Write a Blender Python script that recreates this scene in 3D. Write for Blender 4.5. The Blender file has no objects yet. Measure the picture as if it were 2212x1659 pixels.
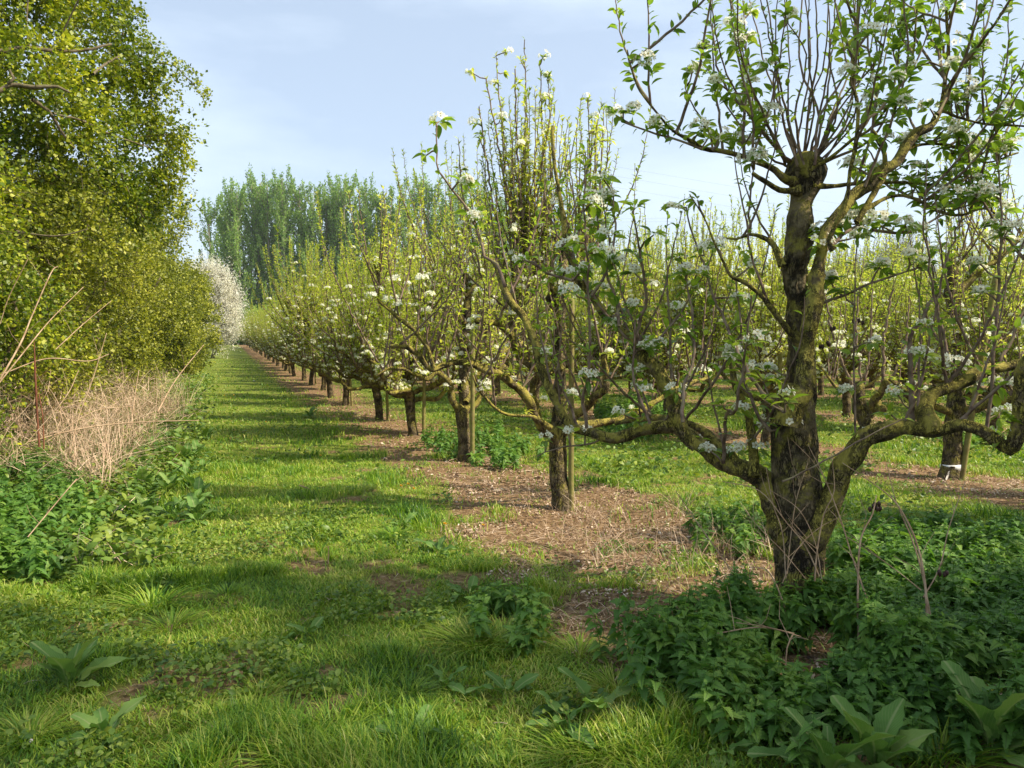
import bpy, math, random
import numpy as np
from mathutils import Matrix, Vector
C = bpy.context.scene.collection
PI = math.pi
# ------------------------------------------------------------------ camera, sky, sun, exposure
EYE = np.array([0.0, 0.0, 1.5]); YAW = math.radians(20.3); PITCH = math.radians(2.46); FPX = 1662.0
fwd = np.array([math.sin(YAW)*math.cos(PITCH), math.cos(YAW)*math.cos(PITCH), -math.sin(PITCH)])
rgt = np.array([math.cos(YAW), -math.sin(YAW), 0.0])
upv = np.cross(rgt, fwd)
cam = bpy.data.cameras.new('camera'); cam.sensor_width = 36; cam.lens = 36*FPX/2212; cam.clip_end = 6000; cam.clip_start = 0.05
co = bpy.data.objects.new('camera', cam); C.objects.link(co)
co.matrix_world = Matrix(((rgt[0], upv[0], -fwd[0], EYE[0]), (rgt[1], upv[1], -fwd[1], EYE[1]), (rgt[2], upv[2], -fwd[2], EYE[2]), (0, 0, 0, 1)))
bpy.context.scene.camera = co
SUN_EL = math.radians(46); sv = np.array([0.84, -0.54]); sv /= np.linalg.norm(sv)
sdir = Vector((sv[0]*math.cos(SUN_EL), sv[1]*math.cos(SUN_EL), math.sin(SUN_EL)))
sun = bpy.data.lights.new('sun', 'SUN'); sun.energy = 4.3; sun.angle = math.radians(0.6); sun.color = (1.0, 0.89, 0.70)
so = bpy.data.objects.new('sun', sun); C.objects.link(so); so.rotation_euler = sdir.to_track_quat('Z', 'Y').to_euler()
vs = bpy.context.scene.view_settings; vs.view_transform = 'Standard'; vs.look = 'None'; vs.exposure = 1.0; vs.gamma = 1
w = bpy.data.worlds.new('World'); bpy.context.scene.world = w; w.use_nodes = True
nt = w.node_tree; nt.nodes.clear()
def N(nt, t, **k):
    n = nt.nodes.new(t)
    for a, b in k.items():
        if a.startswith('_'): n.inputs[a[1:].replace('_', ' ')].default_value = b
        else: setattr(n, a, b)
    return n
out = N(nt, 'ShaderNodeOutputWorld'); bg = N(nt, 'ShaderNodeBackground'); bg.inputs[1].default_value = 0.097
sky = N(nt, 'ShaderNodeTexSky', sky_type='NISHITA', sun_disc=False, sun_elevation=SUN_EL, sun_rotation=math.atan2(sv[0], sv[1]), altitude=50, air_density=1.0, dust_density=2.2, ozone_density=1.5)
tc = N(nt, 'ShaderNodeTexCoord'); mp = N(nt, 'ShaderNodeMapping'); mp.inputs['Scale'].default_value = (1.2, 1.2, 4.5); mp.inputs['Rotation'].default_value = (0.3, 0.1, 0.4)
ns = N(nt, 'ShaderNodeTexNoise'); ns.inputs['Scale'].default_value = 1.5; ns.inputs['Detail'].default_value = 7; ns.inputs['Roughness'].default_value = 0.55
rp = N(nt, 'ShaderNodeMapRange'); rp.inputs['From Min'].default_value = 0.44; rp.inputs['From Max'].default_value = 0.75; rp.inputs['To Min'].default_value = 0.36; rp.inputs['To Max'].default_value = 0.78
mx = N(nt, 'ShaderNodeMix', data_type='RGBA'); mx.inputs[7].default_value = (5.6, 6.45, 7.3, 1)
nt.links.new(tc.outputs['Generated'], mp.inputs[0]); nt.links.new(mp.outputs[0], ns.inputs['Vector']); nt.links.new(ns.outputs['Fac'], rp.inputs[0])
nt.links.new(rp.outputs[0], mx.inputs[0]); nt.links.new(sky.outputs[0], mx.inputs[6]); nt.links.new(mx.outputs[2], bg.inputs[0]); nt.links.new(bg.outputs[0], out.inputs[0])
bpy.context.scene.cycles.max_bounces = 6; bpy.context.scene.cycles.diffuse_bounces = 3; bpy.context.scene.cycles.transmission_bounces = 3
bpy.context.scene.cycles.use_denoising = True
# ------------------------------------------------------------------ helpers
def Ppx(px, py, d):                       # a point seen at (px, py) of the 2212 px photograph, d metres deep
    return EYE + d*(fwd + (px-1106)/FPX*rgt + (829.5-py)/FPX*upv)
def sst(a, b, x):
    t = np.clip((x-a)/(b-a), 0, 1); return t*t*(3-2*t)
_nt = np.random.RandomState(5).rand(256, 256)
def vnoise(x, y, s=1.0, o=0):
    x = np.asarray(x)/s + 37.3+o*11.7; y = np.asarray(y)/s + 91.1+o*5.3
    xi = np.floor(x).astype(int); yi = np.floor(y).astype(int); fx = x-xi; fy = y-yi
    fx = fx*fx*(3-2*fx); fy = fy*fy*(3-2*fy)
    g = lambda i, j: _nt[i % 256, j % 256]
    return (g(xi, yi)*(1-fx)+g(xi+1, yi)*fx)*(1-fy)+(g(xi, yi+1)*(1-fx)+g(xi+1, yi+1)*fx)*fy
def gz(x, y):
    x = np.asarray(x, float); y = np.asarray(y, float)
    t = (y-24)/6; r = 0.021*6*np.logaddexp(0, t)
    r = np.minimum(r, 2.9)
    b = 0.22*(1-sst(-3.0, -1.2, x))*(1-sst(60, 90, y))
    return r + b + 0.05*(vnoise(x, y, 1.3)-.5) + 0.03*(vnoise(x, y, .45, 2)-.5)
def G(px, py, z=0.0):
    d = fwd + (px-1106)/FPX*rgt + (829.5-py)/FPX*upv
    t = (EYE[2]-z)/-d[2]; p = EYE + t*d; return p[0], p[1]
def mesh(name, V, F, mat, parent=None, uv=None, smooth=False):
    V = np.ascontiguousarray(V, np.float32); F = np.ascontiguousarray(F, np.int32)
    me = bpy.data.meshes.new(name); n = F.shape[1]
    me.vertices.add(len(V)); me.vertices.foreach_set('co', V.ravel())
    me.loops.add(F.size); me.loops.foreach_set('vertex_index', F.ravel())
    me.polygons.add(len(F)); me.polygons.foreach_set('loop_start', np.arange(0, F.size, n, dtype=np.int32))
    me.update(calc_edges=True)
    if uv is not None:
        l = me.uv_layers.new(name='UVMap'); l.data.foreach_set('uv', np.ascontiguousarray(uv[F.ravel()], np.float32).ravel())
    if smooth: me.polygons.foreach_set('use_smooth', np.ones(len(F), bool))
    me.materials.append(mat)
    o = bpy.data.objects.new(name, me); C.objects.link(o)
    if parent is not None: o.parent = parent
    return o
class Acc:
    def __init__(s): s.V = []; s.F = []; s.U = []; s.n = 0
    def add(s, V, F, U=None):
        s.V.append(V); s.F.append(np.asarray(F)+s.n); s.n += len(V)
        s.U.append(U if U is not None else np.zeros((len(V), 2)))
    def obj(s, name, mat, parent=None, smooth=False, uv=False):
        if not s.V: return None
        return mesh(name, np.concatenate(s.V), np.concatenate(s.F), mat, parent, np.concatenate(s.U) if uv else None, smooth)
def stamp(acc, T, pos, axis, nrm, scale, wid=None):
    """T=(V,F,U): template with length along x, width along y, normal z."""
    V, F, U = T; pos = np.asarray(pos, float).reshape(-1, 3); k = len(pos)
    if k == 0: return
    a = axis/np.maximum(np.linalg.norm(axis, axis=1, keepdims=True), 1e-9)
    s = np.cross(nrm, a); l = np.linalg.norm(s, axis=1, keepdims=True); bad = l[:, 0] < 1e-6; s[bad] = [1, 0, 0]; l[bad] = 1; s /= l
    n = np.cross(a, s); sc = np.asarray(scale).reshape(-1, 1, 1); wd = sc if wid is None else np.asarray(wid).reshape(-1, 1, 1)
    W = pos[:, None, :] + sc*V[None, :, 0:1]*a[:, None, :] + wd*V[None, :, 1:2]*s[:, None, :] + sc*V[None, :, 2:3]*n[:, None, :]
    FF = (F[None] + (np.arange(k)*len(V))[:, None, None]).reshape(-1, F.shape[1])
    acc.add(W.reshape(-1, 3), FF, np.tile(U, (k, 1)))
def catmull(P, step=0.05):
    P = np.asarray(P, float); n = len(P)
    if n < 3:
        L = np.linalg.norm(P[1, :3]-P[0, :3]); m = max(2, int(L/step)+1); t = np.linspace(0, 1, m)[:, None]; return P[0]*(1-t)+P[1]*t
    Q = np.vstack([2*P[0]-P[1], P, 2*P[-1]-P[-2]]); o = []
    for i in range(1, n):
        L = np.linalg.norm(Q[i+1, :3]-Q[i, :3]); m = max(1, int(round(L/step)))
        t = (np.arange(m)/m)[:, None]; p0, p1, p2, p3 = Q[i-1], Q[i], Q[i+1], Q[i+2]
        o.append(0.5*((2*p1)+(p2-p0)*t+(2*p0-5*p1+4*p2-p3)*t*t+(3*p1-p0-3*p2+p3)*t**3))
    o.append(P[-1:]); return np.vstack(o)
def tube(acc, P, R, sides=6, rough=0.0, rs=None, cap=True):
    P = np.asarray(P, float); R = np.asarray(R, float); n = len(P)
    T = np.gradient(P, axis=0); T /= np.maximum(np.linalg.norm(T, axis=1, keepdims=True), 1e-9)
    u = np.cross(T[0], [0.3, 0.9, 0.2]); u /= np.linalg.norm(u); Us = np.empty((n, 3))
    for i in range(n):
        u = u-T[i]*np.dot(u, T[i]); u /= np.linalg.norm(u); Us[i] = u
    Ws = np.cross(T, Us); a = np.arange(sides)/sides*2*PI
    rr = np.repeat(R[:, None], sides, 1)
    if rough > 0:
        o = rs.rand()*50; an = np.cos(a)*1.7; bn = np.sin(a)*1.7; s = np.cumsum(np.r_[0, np.linalg.norm(np.diff(P, axis=0), axis=1)])
        q = s[:, None]/max(R.mean()*2.2, .01)
        nn = vnoise(an[None]+q*.8, bn[None]+q*.35+o, .8)+.6*vnoise(an[None]*2+q*2, bn[None]*2-q+o, .8, 3)+.35*vnoise(an[None]*5+q*2.5, bn[None]*5+o+q, .8, 7)
        rr = rr*(1+rough*(nn-.97))
    V = P[:, None, :]+rr[:, :, None]*(np.cos(a)[None, :, None]*Us[:, None, :]+np.sin(a)[None, :, None]*Ws[:, None, :])
    V = V.reshape(-1, 3)
    i = np.arange(n-1)[:, None]*sides; j = np.arange(sides)[None]; k = (j+1) % sides
    F = np.stack([i+j, i+k, i+sides+k, i+sides+j], -1).reshape(-1, 4)
    uv = np.stack([np.tile(np.arange(sides)/sides, n), np.repeat(np.arange(n)/max(n-1, 1), sides)], 1)
    if cap:
        c = len(V); V = np.vstack([V, P[-1]+T[-1]*R[-1]*.5]); e = (n-1)*sides
        F = np.vstack([F, np.stack([e+np.arange(sides), e+(np.arange(sides)+1) % sides, np.full(sides, c), np.full(sides, c)], 1)[::1]]) if False else F
        V = V[:-1]
        # close the end with a smaller ring pulled forward
        V2 = P[-1]+T[-1]*R[-1]*.55+.45*(V[e:e+sides]-P[-1]); b = len(V); V = np.vstack([V, V2]); uv = np.vstack([uv, uv[e:e+sides]])
        jj = np.arange(sides); kk = (jj+1) % sides; F = np.vstack([F, np.stack([e+jj, e+kk, b+kk, b+jj], 1)])
        if sides % 2 == 0:
            h = sides//2; F = np.vstack([F, [[b+q, b+q+1, b+sides-2-q, b+sides-1-q] for q in range(h-1)]])
    acc.add(V, F, uv)
def unit(v): return v/np.maximum(np.linalg.norm(v, axis=-1, keepdims=True), 1e-9)
def tagT(o, label, cat, group=None):
    o['label'] = label; o['category'] = cat
    if group: o['group'] = group
    return o
def kind(o, k): o['kind'] = k; return o
def empty(name, loc=(0, 0, 0), rz=0, sc=1):
    e = bpy.data.objects.new(name, None); e.location = loc; e.rotation_euler = (0, 0, rz); e.scale = (sc, sc, sc); e.empty_display_size = .2; C.objects.link(e); return e
def dup(root, loc, rz=0, sc=1.0):
    r = root.copy(); C.objects.link(r); r.location = loc; r.rotation_euler = (0, 0, rz); r.scale = (sc, sc, sc)
    for ch in list(root.children):
        c = ch.copy(); C.objects.link(c); c.parent = r
    return r
# ------------------------------------------------------------------ materials
def newmat(name):
    m = bpy.data.materials.new(name); m.use_nodes = True; m.node_tree.nodes.clear(); return m, m.node_tree
def ramp(nt, stops):
    r = N(nt, 'ShaderNodeValToRGB'); e = r.color_ramp.elements
    while len(e) < len(stops): e.new(.5)
    for i, (p, c) in enumerate(stops): e[i].position = p; e[i].color = (*c, 1)
    return r
def leafmat(name, cols, trans=.35, rough=.5, midrib=None, nscale=1.2, spec=.35, tcol=1.25, bump=0, tb=.55):
    m, nt = newmat(name); L = nt.links.new
    g = N(nt, 'ShaderNodeNewGeometry'); r = ramp(nt, [(i/(len(cols)-1), c) for i, c in enumerate(cols)])
    n = N(nt, 'ShaderNodeTexNoise'); n.inputs['Scale'].default_value = nscale; n.inputs['Detail'].default_value = 3; L(g.outputs['Position'], n.inputs['Vector'])
    a = N(nt, 'ShaderNodeMath', operation='MULTIPLY_ADD'); a.inputs[1].default_value = 3.0; a.inputs[2].default_value = -1.5; L(n.outputs['Fac'], a.inputs[0])
    b = N(nt, 'ShaderNodeMath', operation='MULTIPLY_ADD', use_clamp=True); b.inputs[1].default_value = .75; L(g.outputs['Random Per Island'], b.inputs[0]); 
    c = N(nt, 'ShaderNodeMath', operation='MULTIPLY_ADD'); c.inputs[1].default_value = .55; c.inputs[2].default_value = .12; L(a.outputs[0], c.inputs[0]); L(c.outputs[0], b.inputs[2])
    L(b.outputs[0], r.inputs[0]); col = r.outputs[0]
    if midrib:
        uvn = N(nt, 'ShaderNodeTexCoord'); sp = N(nt, 'ShaderNodeSeparateXYZ'); L(uvn.outputs['UV'], sp.inputs[0])
        s = N(nt, 'ShaderNodeMath', operation='SUBTRACT'); s.inputs[1].default_value = .5; L(sp.outputs['Y'], s.inputs[0])
        ab = N(nt, 'ShaderNodeMath', operation='ABSOLUTE'); L(s.outputs[0], ab.inputs[0])
        mr = N(nt, 'ShaderNodeMapRange'); mr.inputs['From Min'].default_value = .02; mr.inputs['From Max'].default_value = .07; mr.inputs['To Min'].default_value = .8; mr.inputs['To Max'].default_value = 0; L(ab.outputs[0], mr.inputs[0])
        # side veins
        v1 = N(nt, 'ShaderNodeMath', operation='MULTIPLY_ADD'); v1.inputs[1].default_value = -1.1; L(ab.outputs[0], v1.inputs[0]); L(sp.outputs['X'], v1.inputs[2])
        v2 = N(nt, 'ShaderNodeMath', operation='MULTIPLY'); v2.inputs[1].default_value = 62; L(v1.outputs[0], v2.inputs[0])
        v3 = N(nt, 'ShaderNodeMath', operation='SINE'); L(v2.outputs[0], v3.inputs[0])
        v4 = N(nt, 'ShaderNodeMapRange'); v4.inputs['From Min'].default_value = .75; v4.inputs['From Max'].default_value = 1; v4.inputs['To Max'].default_value = .28; L(v3.outputs[0], v4.inputs[0])
        v5 = N(nt, 'ShaderNodeMath', operation='MAXIMUM'); L(mr.outputs[0], v5.inputs[0]); L(v4.outputs[0], v5.inputs[1])
        mm = N(nt, 'ShaderNodeMix', data_type='RGBA'); mm.inputs[7].default_value = (*midrib, 1); L(v5.outputs[0], mm.inputs[0]); L(col, mm.inputs[6]); col = mm.outputs[2]
    p = N(nt, 'ShaderNodeBsdfPrincipled'); p.inputs['Roughness'].default_value = rough; p.inputs['Specular IOR Level'].default_value = spec; L(col, p.inputs['Base Color'])
    t = N(nt, 'ShaderNodeBsdfTranslucent'); tm = N(nt, 'ShaderNodeMix', data_type='RGBA', blend_type='MULTIPLY'); tm.inputs[0].default_value = 1; tm.inputs[7].default_value = (tcol*1.0, tcol*1.05, tcol*tb, 1); L(col, tm.inputs[6]); L(tm.outputs[2], t.inputs[0])
    if bump:
        bn = N(nt, 'ShaderNodeTexNoise'); bn.inputs['Scale'].default_value = bump; bp = N(nt, 'ShaderNodeBump'); bp.inputs['Strength'].default_value = .5; bp.inputs['Distance'].default_value = .004; L(g.outputs['Position'], bn.inputs['Vector']); L(bn.outputs['Fac'], bp.inputs['Height']); L(bp.outputs[0], p.inputs['Normal'])
    x = N(nt, 'ShaderNodeMixShader'); x.inputs[0].default_value = trans; L(p.outputs[0], x.inputs[1]); L(t.outputs[0], x.inputs[2])
    o = N(nt, 'ShaderNodeOutputMaterial'); L(x.outputs[0], o.inputs[0]); return m
def barkmat(name, dark, mid, moss, mossamt=.5, scale=1.0, bump=.012, twig=False, crack=(.018, .014, .01)):
    m, nt = newmat(name); L = nt.links.new; tcn = N(nt, 'ShaderNodeTexCoord'); g = N(nt, 'ShaderNodeNewGeometry')
    n1 = N(nt, 'ShaderNodeTexNoise'); n1.inputs['Scale'].default_value = 9*scale; n1.inputs['Detail'].default_value = 6; L(tcn.outputs['Object'], n1.inputs['Vector'])
    r1 = ramp(nt, [(.36, dark), (.62, mid)]); L(n1.outputs['Fac'], r1.inputs[0])
    n2 = N(nt, 'ShaderNodeTexNoise'); n2.inputs['Scale'].default_value = 8*scale; n2.inputs['Detail'].default_value = 8; n2.inputs['Roughness'].default_value = .75; L(tcn.outputs['Object'], n2.inputs['Vector'])
    sp = N(nt, 'ShaderNodeSeparateXYZ'); L(g.outputs['Normal'], sp.inputs[0])
    ma = N(nt, 'ShaderNodeMath', operation='MULTIPLY_ADD'); ma.inputs[1].default_value = .16; L(sp.outputs['Z'], ma.inputs[0]); L(n2.outputs['Fac'], ma.inputs[2])
    mr = N(nt, 'ShaderNodeMapRange'); mr.inputs['From Min'].default_value = .66-mossamt*.35; mr.inputs['From Max'].default_value = .76-mossamt*.35; L(ma.outputs[0], mr.inputs[0])
    mx = N(nt, 'ShaderNodeMix', data_type='RGBA'); mx.inputs[7].default_value = (*moss, 1); L(mr.outputs[0], mx.inputs[0]); L(r1.outputs[0], mx.inputs[6]); col = mx.outputs[2]
    p = N(nt, 'ShaderNodeBsdfPrincipled'); p.inputs['Roughness'].default_value = .85; p.inputs['Specular IOR Level'].default_value = .2
    if not twig:
        dn = N(nt, 'ShaderNodeTexNoise'); dn.inputs['Scale'].default_value = 12*scale; dn.inputs['Detail'].default_value = 3; L(tcn.outputs['Object'], dn.inputs['Vector'])
        dm = N(nt, 'ShaderNodeMix', data_type='RGBA', blend_type='LINEAR_LIGHT'); dm.inputs[0].default_value = .03; L(tcn.outputs['Object'], dm.inputs[6]); L(dn.outputs['Color'], dm.inputs[7])
        mpp = N(nt, 'ShaderNodeMapping'); mpp.inputs['Scale'].default_value = (1, 1, .22); L(dm.outputs[2], mpp.inputs[0])
        v = N(nt, 'ShaderNodeTexNoise'); v.inputs['Scale'].default_value = 26*scale; v.inputs['Detail'].default_value = 5; v.inputs['Roughness'].default_value = .6; L(mpp.outputs[0], v.inputs['Vector'])
        va = N(nt, 'ShaderNodeMath', operation='SUBTRACT'); va.inputs[1].default_value = .5; L(v.outputs['Fac'], va.inputs[0]); vb = N(nt, 'ShaderNodeMath', operation='ABSOLUTE'); L(va.outputs[0], vb.inputs[0])
        w1 = N(nt, 'ShaderNodeTexVoronoi', feature='DISTANCE_TO_EDGE'); w1.inputs['Scale'].default_value = 48*scale; L(mpp.outputs[0], w1.inputs['Vector'])
        w2 = N(nt, 'ShaderNodeMath', operation='MULTIPLY'); w2.inputs[1].default_value = .6; L(w1.outputs['Distance'], w2.inputs[0]); vc = N(nt, 'ShaderNodeMath', operation='MINIMUM'); L(vb.outputs[0], vc.inputs[0]); L(w2.outputs[0], vc.inputs[1])
        vr = N(nt, 'ShaderNodeMapRange'); vr.inputs['From Min'].default_value = 0; vr.inputs['From Max'].default_value = .055; L(vc.outputs[0], vr.inputs[0])
        # the cracks fade in and out over the stem
        n5 = N(nt, 'ShaderNodeTexNoise'); n5.inputs['Scale'].default_value = 7*scale; L(tcn.outputs['Object'], n5.inputs['Vector'])
        r5 = N(nt, 'ShaderNodeMapRange'); r5.inputs['From Min'].default_value = .4; r5.inputs['From Max'].default_value = .58; r5.inputs['To Min'].default_value = .85; r5.inputs['To Max'].default_value = .08; L(n5.outputs['Fac'], r5.inputs[0])
        vm = N(nt, 'ShaderNodeMath', operation='MAXIMUM'); L(vr.outputs[0], vm.inputs[0]); L(r5.outputs[0], vm.inputs[1])
        m2 = N(nt, 'ShaderNodeMix', data_type='RGBA'); m2.inputs[6].default_value = (*crack, 1); L(vm.outputs[0], m2.inputs[0]); L(col, m2.inputs[7]); col = m2.outputs[2]
        n3 = N(nt, 'ShaderNodeTexNoise'); n3.inputs['Scale'].default_value = 45*scale; n3.inputs['Detail'].default_value = 5; L(tcn.outputs['Object'], n3.inputs['Vector'])
        ad = N(nt, 'ShaderNodeMath', operation='MULTIPLY_ADD'); ad.inputs[1].default_value = 1.1; L(n3.outputs['Fac'], ad.inputs[0]); L(vm.outputs[0], ad.inputs[2])
        b = N(nt, 'ShaderNodeBump'); b.inputs['Strength'].default_value = .9; b.inputs['Distance'].default_value = bump; L(ad.outputs[0], b.inputs['Height']); L(b.outputs[0], p.inputs['Normal'])
    L(col, p.inputs['Base Color']); o = N(nt, 'ShaderNodeOutputMaterial'); L(p.outputs[0], o.inputs[0]); return m
M = {}
M['bark'] = barkmat('pear_bark', (.055, .042, .026), (.25, .195, .11), (.27, .235, .05), .46, bump=.03)
M['limb'] = barkmat('limb_bark', (.075, .055, .03), (.27, .21, .11), (.34, .29, .06), .68, 1.6, .012)
M['shoot'] = barkmat('shoot_bark', (.10, .062, .046), (.26, .19, .145), (.22, .20, .09), .25, 2, twig=True)
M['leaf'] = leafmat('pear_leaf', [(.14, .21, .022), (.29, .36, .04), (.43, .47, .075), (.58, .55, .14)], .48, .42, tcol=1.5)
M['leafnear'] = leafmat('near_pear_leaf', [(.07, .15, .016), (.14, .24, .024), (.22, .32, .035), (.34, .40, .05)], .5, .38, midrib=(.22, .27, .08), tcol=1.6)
M['haw'] = leafmat('hawthorn_leaf', [(.04, .08, .006), (.11, .165, .010), (.25, .29, .016), (.45, .45, .025)], .34, .45, nscale=.9, tcol=1.5)
M['hedge'] = leafmat('hedge_leaf', [(.05, .075, .008), (.14, .165, .014), (.26, .28, .022), (.40, .39, .04)], .3, .5, nscale=.6, tcol=1.4)
M['poplar'] = leafmat('poplar_leaf', [(.12, .21, .055), (.21, .34, .08), (.32, .45, .12)], .45, .5, nscale=.2)
M['petal'] = leafmat('white_petal', [(.92, .89, .78), (1.0, .98, .88)], .58, .6, spec=.2, tcol=1.0, tb=1.0)
M['black'] = leafmat('blackthorn_petal', [(.74, .68, .56), (.92, .88, .78), (1.0, .97, .9)], .55, .7, spec=.2, tcol=1.0, tb=.95)
M['stamen'] = leafmat('stamen', [(.30, .22, .08), (.45, .38, .15)], .1)
M['grass'] = leafmat('grass_blade', [(.03, .095, .010), (.12, .25, .018), (.27, .38, .03), (.46, .44, .12)], .35, .45, nscale=1.1, tcol=1.4)
M['weed'] = leafmat('weed_leaf', [(.05, .11, .018), (.12, .20, .026), (.26, .32, .045)], .3, .45, nscale=2.0)
M['nettle'] = leafmat('nettle_leaf', [(.055, .14, .024), (.11, .24, .036), (.22, .35, .055)], .38, .55, nscale=2.0, midrib=(.09, .15, .04))
M['dock'] = leafmat('dock_leaf', [(.07, .15, .03), (.13, .25, .05), (.24, .34, .08)], .3, .6, spec=.22, midrib=(.28, .34, .13), nscale=4, bump=60)
M['straw'] = leafmat('dry_straw', [(.27, .18, .11), (.50, .35, .24), (.70, .55, .40)], .15, .7, nscale=2.5, tcol=1.0, tb=.9)
M['litter'] = leafmat('leaf_litter', [(.05, .03, .018), (.20, .12, .07), (.42, .30, .20), (.72, .60, .48)], .1, .7, nscale=3, tcol=1.0)
M['stem'] = barkmat('dry_stem', (.26, .17, .10), (.46, .33, .22), (.3, .2, .12), .2, 2, twig=True)
M['twig'] = barkmat('hedge_twig', (.07, .055, .035), (.17, .135, .09), (.13, .12, .05), .3, 2, twig=True)
M['stake'] = barkmat('stake_wood', (.16, .13, .05), (.27, .23, .09), (.19, .19, .05), .55, 1.4, twig=True)
def plain(name, col, rough=.6, emit=None):
    m, nt = newmat(name); p = N(nt, 'ShaderNodeBsdfPrincipled'); n = N(nt, 'ShaderNodeTexNoise'); n.inputs['Scale'].default_value = 14; n.inputs['Detail'].default_value = 4
    tcx = N(nt, 'ShaderNodeTexCoord'); nt.links.new(tcx.outputs['Object'], n.inputs['Vector'])
    r = ramp(nt, [(.3, tuple(c*.75 for c in col)), (.7, col)]); nt.links.new(n.outputs['Fac'], r.inputs[0]); nt.links.new(r.outputs[0], p.inputs['Base Color']); p.inputs['Roughness'].default_value = rough
    o = N(nt, 'ShaderNodeOutputMaterial'); nt.links.new(p.outputs[0], o.inputs[0]); return m
M['band'] = plain('white_plastic', (.78, .77, .74), .4); M['hole'] = plain('dark_hole', (.03, .03, .03)); M['yellow'] = plain('dandelion_yellow', (.85, .52, .02)); M['pod'] = plain('dark_dry_pod', (.05, .02, .015)); M['cable'] = plain('cable', (.2, .21, .23)); M['stone'] = plain('pale_stone', (.5, .47, .42), .8)
M['poptrunk'] = plain('poplar_bark', (.26, .23, .17), .9)
# ground
def groundmat():
    m, nt = newmat('ground'); L = nt.links.new; g = N(nt, 'ShaderNodeNewGeometry'); sp = N(nt, 'ShaderNodeSeparateXYZ'); L(g.outputs['Position'], sp.inputs[0])
    n0 = N(nt, 'ShaderNodeTexNoise'); n0.inputs['Scale'].default_value = 1.6; n0.inputs['Detail'].default_value = 6; L(g.outputs['Position'], n0.inputs['Vector'])
    # distance from the nearest tree row (rows every 5 m, from x = 3)
    a = N(nt, 'ShaderNodeMath', operation='ADD'); a.inputs[1].default_value = -3+2.5; L(sp.outputs['X'], a.inputs[0])
    b = N(nt, 'ShaderNodeMath', operation='FLOORED_MODULO'); b.inputs[1].default_value = 5; L(a.outputs[0], b.inputs[0])
    c = N(nt, 'ShaderNodeMath', operation='SUBTRACT'); c.inputs[1].default_value = 2.5; L(b.outputs[0], c.inputs[0])
    d = N(nt, 'ShaderNodeMath', operation='ABSOLUTE'); L(c.outputs[0], d.inputs[0])
    e = N(nt, 'ShaderNodeMath', operation='MULTIPLY_ADD'); e.inputs[1].default_value = 1.3; L(n0.outputs['Fac'], e.inputs[0]); L(d.outputs[0], e.inputs[2])
    f = N(nt, 'ShaderNodeMapRange'); f.inputs['From Min'].default_value = 1.55; f.inputs['From Max'].default_value = 1.9; f.inputs['To Min'].default_value = 1; f.inputs['To Max'].default_value = 0; L(e.outputs[0], f.inputs[0])
    h = N(nt, 'ShaderNodeMath', operation='GREATER_THAN'); h.inputs[1].default_value = 1; L(sp.outputs['X'], h.inputs[0])
    k = N(nt, 'ShaderNodeMath', operation='MULTIPLY'); L(f.outputs[0], k.inputs[0]); L(h.outputs[0], k.inputs[1])
    n1 = N(nt, 'ShaderNodeTexNoise'); n1.inputs['Scale'].default_value = 22; n1.inputs['Detail'].default_value = 8; n1.inputs['Roughness'].default_value = .7; L(g.outputs['Position'], n1.inputs['Vector'])
    soil = ramp(nt, [(.34, (.04, .026, .016)), (.46, (.15, .09, .045)), (.56, (.26, .17, .09)), (.68, (.38, .28, .19))]); L(n1.outputs['Fac'], soil.inputs[0])
    n2 = N(nt, 'ShaderNodeTexNoise'); n2.inputs['Scale'].default_value = 7; n2.inputs['Detail'].default_value = 8; n2.inputs['Roughness'].default_value = .75; L(g.outputs['Position'], n2.inputs['Vector'])
    gr = ramp(nt, [(.3, (.045, .075, .014)), (.46, (.12, .17, .022)), (.55, (.19, .22, .035)), (.64, (.22, .15, .075))]); L(n2.outputs['Fac'], gr.inputs[0])
    at = N(nt, 'ShaderNodeAttribute', attribute_name='soil'); k2 = N(nt, 'ShaderNodeMath', operation='MAXIMUM'); L(k.outputs[0], k2.inputs[0]); L(at.outputs['Fac'], k2.inputs[1]); k = k2
    mx = N(nt, 'ShaderNodeMix', data_type='RGBA'); L(k.outputs[0], mx.inputs[0]); L(gr.outputs[0], mx.inputs[6]); L(soil.outputs[0], mx.inputs[7])
    p = N(nt, 'ShaderNodeBsdfPrincipled'); p.inputs['Roughness'].default_value = .95; p.inputs['Specular IOR Level'].default_value = .1; L(mx.outputs[2], p.inputs['Base Color'])
    bp = N(nt, 'ShaderNodeBump'); bp.inputs['Distance'].default_value = .03; L(n1.outputs['Fac'], bp.inputs['Height']); L(bp.outputs[0], p.inputs['Normal'])
    o = N(nt, 'ShaderNodeOutputMaterial'); L(p.outputs[0], o.inputs[0]); return m
M['ground'] = groundmat()
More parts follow.
